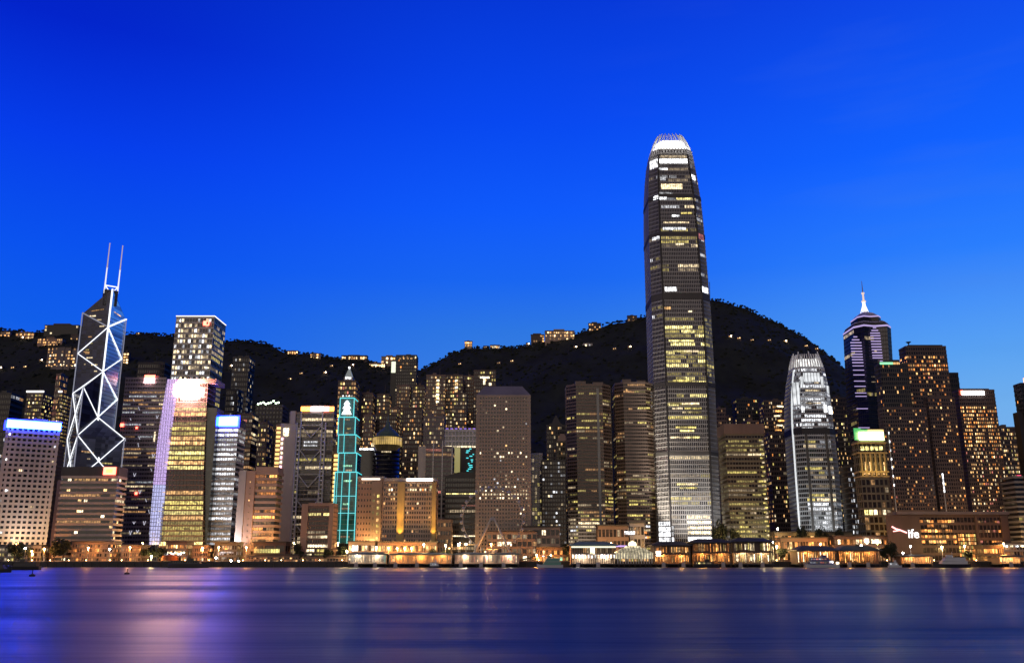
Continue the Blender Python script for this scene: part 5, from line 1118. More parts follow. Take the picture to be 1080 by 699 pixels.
# ---- stepped dark cluster, far right
OR = [('warm', 3), ('org', 3), ('warmd', 2), ('orgd', 3), ('warmb', .5), ('pinkd', .5)]
t = tower('office_tower', 'dark tower with green lights along its roof edge in front of the lavender barred tower', 'office tower', 922, 957, 384, 742, 12, 44, 14, W_DKGR, G_DARK, band=.3, pier=.35, lits=[(.15, 1, .06, OR, 'c')], seed=411)
for k in range(6): panel(t.root, glow('roof_green', (.25, .8, .4), 1.4) if k < 4 else LW['warm'], 'roof_lamp', (-t.W*.46 + k * t.W*.12, -t.D/2 - .8, t.H + .6), (2.6, .5, 1.8))
t = tower('office_tower', 'tallest of the dark stepped cluster, with orange lit floors and a roof aerial dish', 'office tower', 948, 997, 366, 790, 14, 50, 17, W_DKBR, G_DARK, band=.42, pier=.35, lits=[(.88, .93, .65, OR, 'c'), (.75, .97, .24, OR, 'c'), (.4, .75, .16, OR, 'c')], seed=412, roof=False)
zt = t.H; b = MB(); b.box(-t.W*.40, t.W*.46, -5, 5, zt, zt + 2.6); b.tube((-t.W*.33, 0, zt), (-t.W*.33, 0, zt + 5), .5, 6); b.lathe([(.3, zt + 4.6), (2.2, zt + 6.2), (2.4, zt + 6.4)], 12, (-t.W*.33, 0)); b.tube((-t.W*.28, 0, zt + 2.6), (t.W*.30, 0, zt + 1.2), .3, 5); b.build('roof_plant', W_BLACK, t.root)
tower('office_tower', 'lower dark shoulder tower on the right of the stepped cluster', 'office tower', 980, 1010, 394, 798, 26, 36, 8, W_BLACK, G_DARK, band=.4, pier=.4, lits=[(.2, .9, .05, OR, 'c')], seed=413)
tower('apartment_tower', 'broad dark mauve tower with sparse pairs of orange windows below the stepped cluster', 'apartment tower', 926, 976, 431, 708, 8, 40, 19, W_PURP if False else wall('dark_mauve', (.095, .070, .072)), G_DARK, band=.4, pier=.42, lits=[(.12, 1, .13, OR, 'c', [0]), (.06, .12, .5, [('yel', 1), ('warm', 1)], 'c', [0])], seed=414)
tower('apartment_tower', 'dark tower with scattered orange windows between the broad mauve tower and the orange windowed tower', 'apartment tower', 974, 1006, 420, 722, 8, 42, 12, W_DKBR, G_DARK, band=.4, pier=.4, lits=[(.05, 1, .15, OR, 'c', [0])], seed=415)
t = tower('hotel_tower', 'broad dark tower densely dotted with orange windows under a white roof sign', 'hotel', 1005, 1048, 412, 732, 9, 44, 19, W_DKBR, G_DARK, band=.42, pier=.42, lits=[(.86, .92, .7, [('warm', 2), ('org', 2), ('warmb', 1)], 'c', [0]), (.66, .86, .52, [('warm', 3), ('org', 3), ('warmd', 2), ('warmb', .8)], 'c', [0]), (.05, .66, .28, [('warm', 3), ('cream', 2), ('org', 2), ('pinkd', 1), ('warmd', 3), ('warmb', .5)], 'c', [0])], seed=416, roof=False)
sign(t, .08, .70, t.H - 3.6, t.H - .4, S_WHT2, 'roof_sign'); panel(t.root, S_RED, 'sign_emblem', (-t.W*.43, -t.D/2 - 1, t.H - 1.6), (1.6, .8, 3)); b = MB(); b.box(-t.W*.4, t.W*.4, -3, 3, t.H, t.H + 2.2); b.build('roof_plant', W_DKBR, t.root)
b = MB(); b.tube((0, -t.D/2 - 1.2, t.H*.2), (0, -t.D/2 - 1.2, t.H*.2), .1); 
t = tower('office_tower', 'dark tower cut by the right edge with an orange glowing roof lantern', 'office tower', 1069, 1100, 405, 712, 10, 36, 9, W_BLACK, G_DARK, band=.4, pier=.4, lits=[(0, 1, .05, OR, 'c')], seed=417, roof=False)
panel(t.root, glow('roof_lantern', (1, .34, .14), 2.6), 'roof_lantern', (-t.W*.05, -t.D/2 + 2, t.H + 3.2), (7, 3, 4.6)); panel(t.root, LW['creamb'], 'lantern_lamp', (-t.W*.02, -t.D/2 + .2, t.H + 3.0), (2, .5, 2)); b = MB(); b.box(-t.W*.5 - 4, -t.W*.5, -t.D/2 + 2, t.D/2, 0, t.H*.84); b.build('side_wing', W_BLACK, t.root)
tower('office_block', 'grey striped block at the right edge below the brown apartment block', 'office block', 1056, 1078, 503, 698, 18, 17, 7, W_SILV if False else W_GREY, G_DARK, band=.42, pier=.0, proud=.7, lits=[(0, 1, .06, [('creamd', 1), ('yel', 1)], 'r')], seed=418, roof=False)
b = MB()
# ---- gold topped building with green haloed sign
t = tower('gold_topped_building', 'ornate building with a gold lit colonnade under a glowing white and green sign', 'office building', 899.5, 932, 466, 690, 10, 16, 6, W_OLIV, G_WARM, band=.26, pier=.22, proud=.8, lits=[(.0, .9, .12, [('warmd', 2), ('creamd', 2), ('yel', 1)], 'c', [0]), (.36, .42, .9, [('creamb', 1), ('yelb', 1)], 'c', [0]), (.15, .2, .35, [('creamb', 1)], 'c', [0])], seed=421, roof=False)
W, H, Dp = t.W, t.H, t.D
GS = wall('gold_stone', (.50, .36, .16))
for z in (H*.985, H*.90, H*.74, H*.70): b = MB(); b.box(-W/2 - 1.3, W/2 + 1.3, -Dp/2 - 1.6, Dp/2 + 1, z, z + 1.1); b.build('cornice', GS, t.root)
for k in range(6): b = MB(); x = -W/2 + 1 + k * (W - 2) / 5; b.tube((x, -Dp/2 - 1.1, H*.71), (x, -Dp/2 - 1.1, H*.90), .7, 8); b.build('column', GS, t.root)
for k in range(5):
    x = -W/2 + 1 + (k + .5) * (W - 2) / 5
    panel(t.root, LW['yelb'], 'arch_light', (x, -Dp/2 - .7, H*.945), (2.6, .3, 3.0)); panel(t.root, LW['warmb'], 'niche_light', (x + 1.4, -Dp/2 - .9, H*.79), (1.0, .3, 7)); panel(t.root, LW['warm'], 'niche_light', (x, -Dp/2 - .9, H*.715 + 1.2), (1.6, .3, 1.2))
panel(t.root, glow('sign_white_green', (.80, 1, .42), 9), 'roof_sign', (W*.02, -Dp/2 - 1.4, H + 4.4), (W*.94, 1, 6.2)); panel(t.root, S_GRN, 'sign_glow', (-W*.47, -Dp/2 + .6, H + 6.2), (5.0, 1.5, 9)); panel(t.root, S_GRN, 'sign_glow', (-W*.30, -Dp/2 - .2, H + 8.6), (9, 1, 2.0)); panel(t.root, S_GOLD, 'sign_glow', (W*.22, -Dp/2 - .3, H + 8.6), (12, 1, 1.8))  # green slabs imitate the halo of light around the sign
b = MB(); b.box(-W/2 + 1, W/2 - 1, -Dp/2 + 1.4, Dp/2, H + .2, H + 10); b.build('sign_backing', W_DKGR, t.root)
for x in (-8, 0, 8): spot('colonnade_lamp', (t.root.location.x + x, 678, GZ + H*.66), (t.root.location.x + x, 690, GZ + H*.86), 5200, (1, .70, .22), 80)
# grey glass strip left of it
tower('office_tower', 'dark blue glass tower with cold lights squeezed left of the gold topped building', 'office tower', 886, 900, 492, 715, 16, 18, 6, W_DKGR, G_BLUE, band=.3, pier=.12, lits=[(0, 1, .26, [('whited', 3), ('white', 1)], 'c', [0])], seed=422, roof=False)
# thin white light string mast between towers
for px, r0_, r1_, lab in ((943.5, 456, 520, 'thin vertical string of white lamps hanging between the gold topped building and the mauve tower'), (996, 500, 520, 'short string of white lamps in front of the tower left of the orange windowed one')):
    Dm = 700; x = P(px, 520, Dm).x; o = thing('light_mast', lab, 'light mast', (x, Dm, GZ)); b = MB(); zt = zrow(px, r0_, Dm); b.tube((0, 0, 0), (0, 0, zt), .35, 6, 0, .2); b.build('mast', W_STEEL, o)
    for k in range(7): z = zt * .995 - k * (zt - zrow(px, r1_, Dm)) / 7; panel(o, LW['whiteb'], 'lamp', (0, -.6, z), (.8, .4, 1.9))

# ---- shopping building with white letters
t = tower('shopping_centre', 'long low shopping building with orange lit floors and white letters on its wall', 'shopping centre', 938, 1062, 544, 664, 14, 6, 30, wall('mall_stone', (.115, .075, .06)), G_WARM, band=.36, pier=.12, roof=False, lits=[], seed=431)
W, H, Dp = t.W, t.H, t.D
b = MB(); b.box(-W/2 - 1, W/2 + .6, -Dp/2 - 2.6, Dp/2 + 1, H + 1.1, H + 3.2); b.build('roof_slab', wall('mall_stone_pale', (.20, .165, .16)), t.root)
xf = lambda px: P(px, 560, 664).x - t.root.location.x
for a_, c_, z_ in ((936, 970, 6.0), (1029, 1031.5, 0), (1056, 1063, 0)): b = MB(); b.box(xf(a_), xf(c_), -Dp/2 - 1.4, -Dp/2 + 1, z_, H + .6); b.build('blank_wall', wall('mall_stone', (.13, .105, .095)), t.root)
rnd = random.Random(77)
for r_, p in ((549.5, .85), (554.2, .35), (559.5, .9), (565.6, .95), (571, .8)):
    for k in range(10):
        if rnd.random() > p: continue
        x = xf(972.5 + k * 3.7); panel(t.root, LW[rnd.choice(['warm', 'warmd', 'org', 'orgb', 'org', 'orgb'])], 'window', (x, -Dp/2 - .6, zrow(990, r_, 664)), (2.0, .3, 1.9))
for k in range(9):
    for j in range(7): panel(t.root, LW[rnd.choice(['org', 'orgb', 'warm', 'yel', 'orgd'])], 'atrium_pane', (xf(1010 + k * 2.1), -Dp/2 - 1.0, 2.2 + j * 2.7), (1.05, .3, 2.0))
for r_ in (550, 560, 571):
    for k in range(8):
        if rnd.random() < .85: panel(t.root, LW[rnd.choice(['org', 'orgd', 'pinkd', 'warmd'])], 'window', (xf(1033.5 + k * 2.9), -Dp/2 - .7, zrow(1040, r_, 664)), (1.5, .3, 1.6))
# white letters and a red-white ribbon on the grey wall
SL = glow('letter_white', (1, .97, .95), 2.2)
def text(parent, s, size, loc, mat, name):
    cu = bpy.data.curves.new(name, 'FONT'); cu.body = s; cu.size = size; cu.extrude = .15; cu.offset = .05; o = bpy.data.objects.new(name, cu)
    COL.objects.link(o); dg = bpy.context.evaluated_depsgraph_get(); me = bpy.data.meshes.new_from_object(o.evaluated_get(dg)); bpy.data.objects.remove(o)
    me.materials.clear(); me.materials.append(mat); o = bpy.data.objects.new(name, me); COL.objects.link(o); o.parent = parent; o.location = loc; o.rotation_euler = (math.radians(90), 0, 0); return o
text(t.root, 'ife', 8.6, (xf(956), -Dp/2 - 1.8, zrow(960, 566.8, 662)), SL, 'sign_letters')
b = MB(); pts = [(940, 555), (944, 557.5), (948, 558.6), (952, 560.2), (955, 561.5)]
for (pa, ra), (pb, rb) in zip(pts, pts[1:]): b.tube((xf(pa), -Dp/2 - 1.9, zrow(pa, ra, 662)), (xf(pb), -Dp/2 - 1.9, zrow(pb, rb, 662)), .55, 6)
b.tube((xf(941), -Dp/2 - 1.9, zrow(945, 560, 662)), (xf(948), -Dp/2 - 1.9, zrow(952, 559, 662)), .4, 6); b.build('sign_ribbon', glow('ribbon_red', (1, .42, .40), 2.5), t.root)
# ================================================================== WATERFRONT
def lowrise(name, label, cat, xl, xr, top, D, floors, bays, wm, mats, p, seed, dep=14, roofm=None, over=1.0, group=None):
    t = tower(name, label, cat, xl, xr, top, D, dep, floors, bays, wm, G_WARM, band=.34, pier=.2, lits=[(0, 1, p, mats, 'c')], seed=seed, roof=False, group=group)
    b = MB(); b.box(-t.W/2 - over, t.W/2 + over, -t.D/2 - over * 1.5, t.D/2 + over, t.H + 1.15, t.H + 1.9); b.build('roof', roofm or W_DKGR, t.root); return t
WM = [('warm', 3), ('warmb', 1.2), ('org', 4), ('orgb', 2), ('orgd', 2), ('creamb', .4), ('yel', .6)]
lowrise('arcade', 'low reddish arcade with dim lights below the brown ribbon windowed block', 'arcade', 77, 128, 573, 653, 4, 16, W_BROWN, [('orgd', 4), ('org', .5), ('warmd', 2)], .4, 501)
lowrise('podium', 'white podium strip below the pale slab with the blue sign', 'podium', -4, 54, 577, 656, 3, 14, W_GREY, [('creamd', 2), ('yeld', 2), ('creamb', .4)], .3, 502)
lowrise('arcade', 'dim low arcade below the mauve banded tower', 'arcade', 129, 157, 577, 655, 3, 9, W_BROWN, [('orgd', 3), ('warmd', 2), ('org', 1)], .5, 503)
t = lowrise('arcade', 'bright orange lit hall below the golden glazed tower', 'arcade', 176, 204, 573, 654, 3, 9, W_BROWN, WM, .7, 504)
for k in range(6): panel(t.root, LW['creamb'] if k % 2 else LW['whiteb'], 'canopy_lamp', (-t.W*.45 + k * t.W*.17, -t.D/2 - 2, 5.4 + (k % 2)), (2.6, .6, 1.2))
b = MB(); b.lathe([(5.6, 1.0), (5.6, 2.8), (5.0, 4.2), (.4, 5.2)], 18, (-t.W*.12, -t.D/2 - 6)); b.build('orange_tent', wall('orange_canvas', (.55, .16, .05)), t.root)
lowrise('arcade', 'reddish low hall with scattered lamps below the white banded tower', 'arcade', 204, 226, 577, 653, 3, 8, W_BROWN, WM, .36, 505)
t = lowrise('arcade', 'dark glazed hall with a cold white light strip below the white banded tower', 'arcade', 227, 256, 574, 654, 3, 9, W_DKGR, [('whited', 2), ('creamd', 2), ('orgd', 1)], .35, 506)
panel(t.root, LW['white'], 'light_strip', (t.W*.1, -t.D/2 - 1, t.H*.55), (t.W*.55, .4, 1.0))
t = lowrise('restaurant', 'low restaurant with three bright yellow windows below the pink stone block', 'restaurant', 268, 306, 573.5, 656, 2, 3, W_DKBR, [('yeld', 1)], .01, 507)
for k, w_ in enumerate((5.4, 7.0, 6.6)): panel(t.root, lit('window_lime', (.92, .82, .26), 1.0, .5, .5), 'window', (-t.W*.36 + k * t.W*.27, -t.D/2 - .8, t.H*.62), (w_, .3, 2.7))
lowrise('terrace', 'tan waterfront terrace with small lamps left of the low tan block', 'terrace', 262, 322, 587, 650, 2, 20, W_BROWN, [('warmd', 4), ('warm', 1), ('orgd', 2), ('green', .3)], .4, 508, 6)
lowrise('terrace', 'tan waterfront wall with a lit edge below the low tan block', 'terrace', 323, 368, 588, 650, 1, 14, W_BROWN, [('warmd', 3), ('orgd', 3)], .5, 509, 6)
t = lowrise('pier_hall', 'white lit hall behind the ferry pier, below the plain pinkish block', 'hall', 368, 398, 573, 656, 2, 8, W_TAN, [('creamb', 3), ('whiteb', 2), ('pinkd', 1), ('warmb', 2)], .85, 510)
t = lowrise('pier_hall', 'long orange arcade behind the ferry pier, below the golden hotel slab', 'hall', 399, 462, 573.5, 655, 2, 16, W_BROWN, [('org', 3), ('orgb', 3), ('warmb', 2), ('warm', 2)], .55, 511)
t = lowrise('podium', 'stepped pale podium with ribbon lights at the foot of the square windowed tower', 'podium', 514, 566, 562, 672, 4, 10, W_TAN, [('creamd', 3), ('warmd', 2), ('creamb', .8)], .4, 512, 12)
t = lowrise('podium', 'tan two storey block with rounded balconies beside the square windowed tower podium', 'podium', 552, 590, 557, 678, 4, 8, W_TAN, [('warmd', 2), ('creamd', 2), ('creamb', .5)], .3, 513, 12)
panel(t.root, LW['creamb'], 'canopy_light', (-t.W*.02, -t.D/2 - 3.2, 9.5), (t.W*.62, .5, .9))
b = MB(); b.add([(-t.W*.62, -t.D/2 - 9, 1), (t.W*.62, -t.D/2 - 9, 10), (t.W*.62, -t.D/2 - 1, 11), (-t.W*.62, -t.D/2 - 1, 3), (-t.W*.62, -t.D/2 - 9, .4), (t.W*.62, -t.D/2 - 9, 9.2), (t.W*.62, -t.D/2 - 1, 10.2), (-t.W*.62, -t.D/2 - 1, 2.3)], [(0, 1, 2, 3), (0, 4, 5, 1), (1, 5, 6, 2), (4, 7, 6, 5), (0, 3, 7, 4)]); b.build('ramp', W_BLACK, t.root)
t = lowrise('podium', 'orange and green lit shops at the foot of the twin striped towers', 'shops', 566, 602, 579, 652, 2, 12, W_DKBR, [('org', 3), ('orgb', 2), ('yel', 3), ('green', 1), ('warmb', 1)], .7, 514)
t = lowrise('podium', 'squat brown block with a violet lit base in front of the twin striped towers', 'podium', 629, 662, 556, 700, 3, 8, W_BROWN, [('warmd', 1), ('creamd', 1)], .16, 515)
panel(t.root, glow('violet_strip', (.25, .18, .95), .9), 'light_strip', (0, -t.D/2 - 1, 11.5), (t.W*.9, .4, 1.2)); panel(t.root, LW['whiteb'], 'lit_sign', (t.W*.56, -t.D/2 - 1, t.H - 4), (8, .5, 2.4))
lowrise('podium', 'pale cube block left of the lit base of the tallest tower', 'podium', 662, 679, 553, 705, 3, 4, W_PALE, [('creamd', 1), ('warmd', 1)], .3, 516)
t = lowrise('podium', 'low podium with trees and scattered lamps at the foot of the white crowned tower', 'podium', 812, 898, 563, 690, 3, 24, W_OLIV, [('warmd', 3), ('warm', 1), ('creamb', .4), ('org', 1)], .3, 517)
t = lowrise('shops', 'orange lit shop row left of the dark trees on the right waterfront', 'shops', 818, 872, 569, 657, 2, 17, W_BROWN, [('org', 3), ('orgb', 2), ('warmb', 1.5), ('orgd', 3)], .62, 518)
t = lowrise('shops', 'tan shop row with a lamp lit upper storey below the gold topped building', 'shops', 873, 938, 567, 672, 3, 18, W_BROWN, [('warm', 2), ('creamb', 1), ('org', 2), ('warmd', 3)], .35, 519)
panel(t.root, glow('round_lamp', (1, .86, .62), 9), 'round_lamp', (t.W*.07, -t.D/2 - 1.6, t.H - 2), (2.6, .8, 2.6)); panel(t.root, LW['creamb'], 'lit_sign', (t.W*.24, -t.D/2 - 1.4, t.H - 2.4), (7, .5, 2.8)); panel(t.root, LW['creamb'], 'lit_sign', (t.W*.10, -t.D/2 - 1.4, t.H*.5), (4, .5, 1.6)); panel(t.root, LW['creamb'], 'lit_sign', (t.W*.34, -t.D/2 - 1.4, t.H*.5), (9, .5, 1.6))
lowrise('shops', 'orange lit glass hall at the right end below the shopping building', 'shops', 1027, 1058, 577, 650, 2, 12, W_DKBR, [('org', 2), ('orgb', 3), ('warm', 2)], .85, 520)
t = lowrise('shops', 'low grey hall with a row of white floodlights at the far right edge', 'shops', 1042, 1090, 574.5, 658, 3, 12, W_GREY, [('warmd', 2), ('orgd', 2)], .3, 521)
for k in range(6): panel(t.root, LW['whiteb'] if k % 2 else LW['creamb'], 'floodlight', (-t.W*.46 + k * t.W*.15, -t.D/2 - 1.8, t.H - .8), (1.8, .5, 1.2))

# ---- piers standing on piles over the water
def pier(label, xl, xr, roof_row, D, bays, roofm, mats, p, seed, upper=False, colm=W_PALE, dep=20, hip=True, deck_row=593.3, lampw=4600, lampc=(1, .42, .09)):
    bays = int(bays * 1.6); rnd = random.Random(seed); A, B_ = P(xl, 588, D), P(xr, 588, D); W = B_.x - A.x; dz = 2.6
    H = P((xl + xr) / 2, roof_row, D).z - dz
    t = thing('pier', label, 'pier', ((A.x + B_.x) / 2, D + dep / 2, dz)); y0 = -dep / 2
    b = MB(); b.box(-W/2, W/2, y0 - .6, dep/2 + 8, -.8, 0); b.build('deck', W_DKGR, t)
    b = MB()
    for k in range(max(4, int(W / 6))):
        x = -W/2 + 1 + k * (W - 2) / max(1, int(W / 6) - 1)
        b = MB(); b.tube((x, y0 + .4, -4.5), (x, y0 + .4, -.8), .45, 6); b.build('pile', W_TIMB, t)
    b = MB(); b.box(-W/2 + .6, W/2 - .6, y0 + 4.0, dep/2, 0, H - .6); b.build('wall', W_BROWN if roofm is W_ROOFD else W_TAN, t)
    nf = 2 if upper else 1
    for j in range(nf):
        za, zb = H * j / nf + .5, H * (j + 1) / nf - .7
        for k in range(bays):
            if rnd.random() > p: continue
            w_ = (W - 2) / bays; names = [m for m, _ in mats]; mk = rnd.choices(names, [x for _, x in mats])[0]
            panel(t, LW[mk], 'window', (-W/2 + 1 + (k + .5) * w_, y0 + 3.86, (za + zb) / 2 + rnd.uniform(-.2, .2)), (w_ * rnd.uniform(.5, .86), .25, (zb - za) * rnd.uniform(.55, .95)))
    for k in range(bays + 1):
        x = -W/2 + .6 + k * (W - 1.2) / bays
        b = MB(); b.box(x - .22, x + .22, y0 - .2, y0 + .3, 0, H - .3); b.box(x - .4, x + .4, y0 - .4, y0 + .5, H - .9, H - .3); b.build('column', colm, t)
    if upper: b = MB(); b.box(-W/2, W/2, y0 - .5, y0 + 4, H/2 - .3, H/2 + .35); b.build('balcony', W_DKBR if roofm is W_ROOFD else W_PALE, t)
    for k in range(max(2, int(W / 11))):
        ld = bpy.data.lights.new('pier_lamp', 'POINT'); lo = bpy.data.objects.new('pier_lamp', ld); COL.objects.link(lo); lo.parent = t
        lo.location = (-W/2 + (k + .5) * W / max(2, int(W / 11)), y0 + 1.8, (H/2 - 1.0) if upper else H - 1.6); ld.energy = lampw; ld.color = lampc; ld.shadow_soft_size = .3
    b = MB(); rh = (2.4 if upper else 3.0) if hip else 1.0; i = min(W * .2, 7)
    b.add([(-W/2 - 1.4, y0 - 1.6, H), (W/2 + 1.4, y0 - 1.6, H), (W/2 + 1.4, dep/2 + 1, H), (-W/2 - 1.4, dep/2 + 1, H), (-W/2 - 1.4, y0 - 1.6, H - .4), (W/2 + 1.4, y0 - 1.6, H - .4), (W/2 + 1.4, dep/2 + 1, H - .4), (-W/2 - 1.4, dep/2 + 1, H - .4),
           (-W/2 + i, y0 + 6, H + rh), (W/2 - i, y0 + 6, H + rh), (W/2 - i, dep/2 - 5, H + rh), (-W/2 + i, dep/2 - 5, H + rh)],
          [(0, 1, 9, 8), (1, 2, 10, 9), (2, 3, 11, 10), (3, 0, 8, 11), (8, 9, 10, 11), (4, 5, 1, 0), (5, 6, 2, 1), (7, 4, 0, 3), (4, 7, 6, 5)])
    b.build('roof', roofm, t)
    for k in range(0, max(2, int(W / 14))):
        x = -W/2 + 5 + k * 14 + rnd.uniform(-1, 1)
        if abs(x) > W/2 - 2: continue
        b = MB(); b.box(x - 1.2, x + 1.2, y0 - 1.3, y0 - .5, -2.3, .8); b.box(x - 1.4, x + 1.4, y0 - 1.5, y0 - .5, -2.6, -2.0); b.build('landing_stage', W_PALE, t)
    return t
WHT = [('creamd', 3), ('cream', 2), ('whited', 2), ('green', .4)]
ORG = [('org', 4), ('orgb', 4), ('warm', 2), ('warmb', 1), ('yel', .5)]
pier('long ferry pier with white columns and a pale green roof below the plain pinkish block', 367, 408, 583.5, 622, 15, W_ROOFG, WHT, .7, 601, hip=False, lampc=(1, .86, .62))
pier('ferry pier with orange lit bays below the golden hotel slab', 409.5, 477, 584, 622, 24, W_ROOFG, ORG, .6, 602, hip=False)
pier('ferry pier with red and white bays behind the spokes of the wheel', 479, 548, 583.8, 622, 26, W_ROOFG, [('pinkd', 2), ('creamd', 3), ('cream', 2), ('yel', 1)], .7, 603, hip=False, lampc=(1, .74, .5))
t = pier('pier with a green roof and tall white lit arches left of the domed pavilion', 602, 650, 574.5, 620, 13, W_ROOFG, [('creamd', 1), ('warmd', 1)], .3, 604, upper=True, hip=True, colm=W_TIMB, lampc=(1, .9, .7))
x0_ = t.location.x; y0_ = t.location.y; Wp = P(650, 588, 620).x - P(602, 588, 620).x
for k in range(14):
    x = -Wp/2 + 1.4 + k * (Wp - 2.8) / 13; panel(t, LW['whiteb'] if k % 4 else LW['creamb'], 'arch_lamp', (x, -10.6, 4.6), (.8, .4, 2.0))
panel(t, glow('eave_pier', (1, .96, .72), 1.2), 'eave_light', (0, -11.8, 12.6 - 1.9), (Wp * .98, .4, 1.0)); panel(t, LW['creamb'], 'lit_sign', (-Wp*.02, -10.9, 8.4), (3.2, .4, 4.4))
# pavilion with lit tiered roof and gold dome
A, B_ = P(651, 588, 618), P(688, 588, 618); W = B_.x - A.x
t = thing('pavilion', 'white lit pavilion pier with a tiered roof topped by a bright round dome', 'pier pavilion', ((A.x + B_.x) / 2, 628, 2.6))
b = MB(); b.box(-W/2, W/2, -10, 14, -.8, 0); b.build('deck', W_DKGR, t)
for k in range(7): b = MB(); b.tube((-W/2 + 1 + k * (W - 2) / 6, -9.4, -4.5), (-W/2 + 1 + k * (W - 2) / 6, -9.4, -.8), .45, 6); b.build('pile', W_TIMB, t)
b = MB(); b.box(-W/2 + 1, W/2 - 1, -5.5, 9, 0, 8); b.build('wall', W_DKBR, t)
zr0 = zrow(669, 583, 618) + .9; zr1_ = zrow(669, 577.5, 618) + .9; zr2_ = zrow(669, 571, 618) + .9
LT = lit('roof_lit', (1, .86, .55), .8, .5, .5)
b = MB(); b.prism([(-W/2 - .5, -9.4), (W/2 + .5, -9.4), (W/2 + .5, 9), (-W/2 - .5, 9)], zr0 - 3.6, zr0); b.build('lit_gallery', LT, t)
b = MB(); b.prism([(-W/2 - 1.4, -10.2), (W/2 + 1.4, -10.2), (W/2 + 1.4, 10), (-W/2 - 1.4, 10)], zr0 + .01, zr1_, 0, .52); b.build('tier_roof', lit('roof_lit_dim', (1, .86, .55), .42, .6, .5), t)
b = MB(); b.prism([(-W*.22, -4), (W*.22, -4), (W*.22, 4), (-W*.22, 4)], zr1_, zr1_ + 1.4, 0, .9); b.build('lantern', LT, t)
b = MB(); b.lathe([(2.6, zr1_ + 1.3), (2.9, zr1_ + 2.4), (2.4, zr1_ + 3.8), (1.2, zr2_ + .3), (.1, zr2_ + .9)], 18); b.build('dome', glow('dome_lit', (1, .90, .5), 2.2), t, True)
for k in range(14): b = MB(); x = -W/2 + .3 + k * (W - .6) / 13; b.box(x - .25, x + .25, -9.9, -9.45, 0, zr0); b.build('column', W_WHITE, t)
for k in range(10): panel(t, LW[rnd.choice(['warm', 'cream', 'yel', 'creamd'])], 'window', (-W/2 + 2.6 + k * (W - 5) / 9, -5.7, 3.0), (1.7, .3, 3.0))
panel(t, glow('round_lamp', (1, .86, .62), 9), 'round_lamp', (W/2 + 4.5, -8, 6.5), (3.0, .8, 3.0)); b = MB(); b.tube((W/2 + 4.5, -7.4, -1), (W/2 + 4.5, -7.4, 5), .2, 5); b.build('lamp_post', W_STEEL, t)
pier('dark roofed pier with two orange lit storeys right of the domed pavilion', 690, 729, 574.5, 620, 14, W_ROOFD, ORG, .8, 605, upper=True, colm=W_DKBR)
pier('dark roofed pier with two orange lit storeys in front of the olive banded block', 731, 772, 571.5, 620, 16, W_ROOFD, ORG, .85, 606, upper=True, colm=W_DKBR)
pier('dark roofed pier with pale yellow windows right of the two orange piers', 773.5, 816, 570.5, 620, 14, W_ROOFD, [('yel', 3), ('creamb', 2), ('cream', 3), ('warmb', 1)], .85, 607, upper=True, colm=W_DKBR, lampc=(1, .74, .34))
pier('low pier shed lit orange behind the blue and white ferry', 842, 884, 580, 622, 14, W_ROOFD, [('warmb', 3), ('orgb', 2), ('org', 2), ('creamb', 1)], .8, 608, colm=W_DKBR)
pier('low pier shed lit red and orange right of the blue and white ferry', 886, 929, 580, 624, 14, W_ROOFD, [('org', 3), ('orgb', 2), ('warmb', 2), ('pinkd', 1)], .85, 609, colm=W_DKBR)
pier('low orange lit pier shed below the white letters of the shopping building', 952, 984, 586, 626, 10, W_ROOFD, ORG, .8, 610, hip=False)
pier('small yellow lit pier shed near the right edge', 1056, 1076, 586, 626, 7, W_ROOFD, [('yelb', 3), ('warmb', 2)], .9, 611, hip=False)

# ---- observation wheel
HUB = P(519.5, 547, 648); Rw = 21.0
t = thing('observation_wheel', 'pale observation wheel with slim spokes in front of the square windowed tower', 'observation wheel', (HUB.x, HUB.y, GZ)); zh = HUB.z - GZ
WP = wall('wheel_paint', (.34, .33, .33), .4)
for y in (-1.3, 1.3):
    b = MB(); n = 56
    for k in range(n):
        a, c = 2*math.pi*k/n, 2*math.pi*(k+1)/n; b.tube((Rw*math.cos(a), y, zh + Rw*math.sin(a)), (Rw*math.cos(c), y, zh + Rw*math.sin(c)), .26, 5)
    rim_ = b.build('rim', WP, t)
for k in range(28):
    a = 2*math.pi*k/28; b = MB(); b.tube((0, 1.6 if k % 2 else -1.6, zh), (Rw*math.cos(a), 1.3 if k % 2 else -1.3, zh + Rw*math.sin(a)), .07, 4); b.build('spoke', WP, t)
gm = None
for k in range(28):
    a = 2*math.pi*(k+.5)/28
    if gm is None:
        b = MB(); b.lathe([(.3, -1.3), (.95, -1.0), (1.1, 0), (.9, .9), (.25, 1.3)], 10); gm = b.build('gondola', wall('gondola_shell', (.42, .42, .45), .3), rim_, True); g = gm
    else: g = gm.copy(); COL.objects.link(g)
    g.location = (Rw*1.045*math.cos(a), 0, zh + Rw*1.045*math.sin(a))
for sx in (-1, 1):
    for y in (-1, 1):
        b = MB(); b.tube((sx * .9, y * 2.4, zh + .5), (sx * 15.5, y * 7.0, 0), .55, 8, 0, .75); b.build('leg', wall('leg_paint', (.50, .49, .48), .4), t)
b = MB(); b.tube((0, -3, zh), (0, 3, zh), 1.3, 14); b.build('hub', WP, t); b = MB(); b.box(-18, 18, -7, 7, 0, 1.6); b.build('boarding_platform', W_GREY, t)

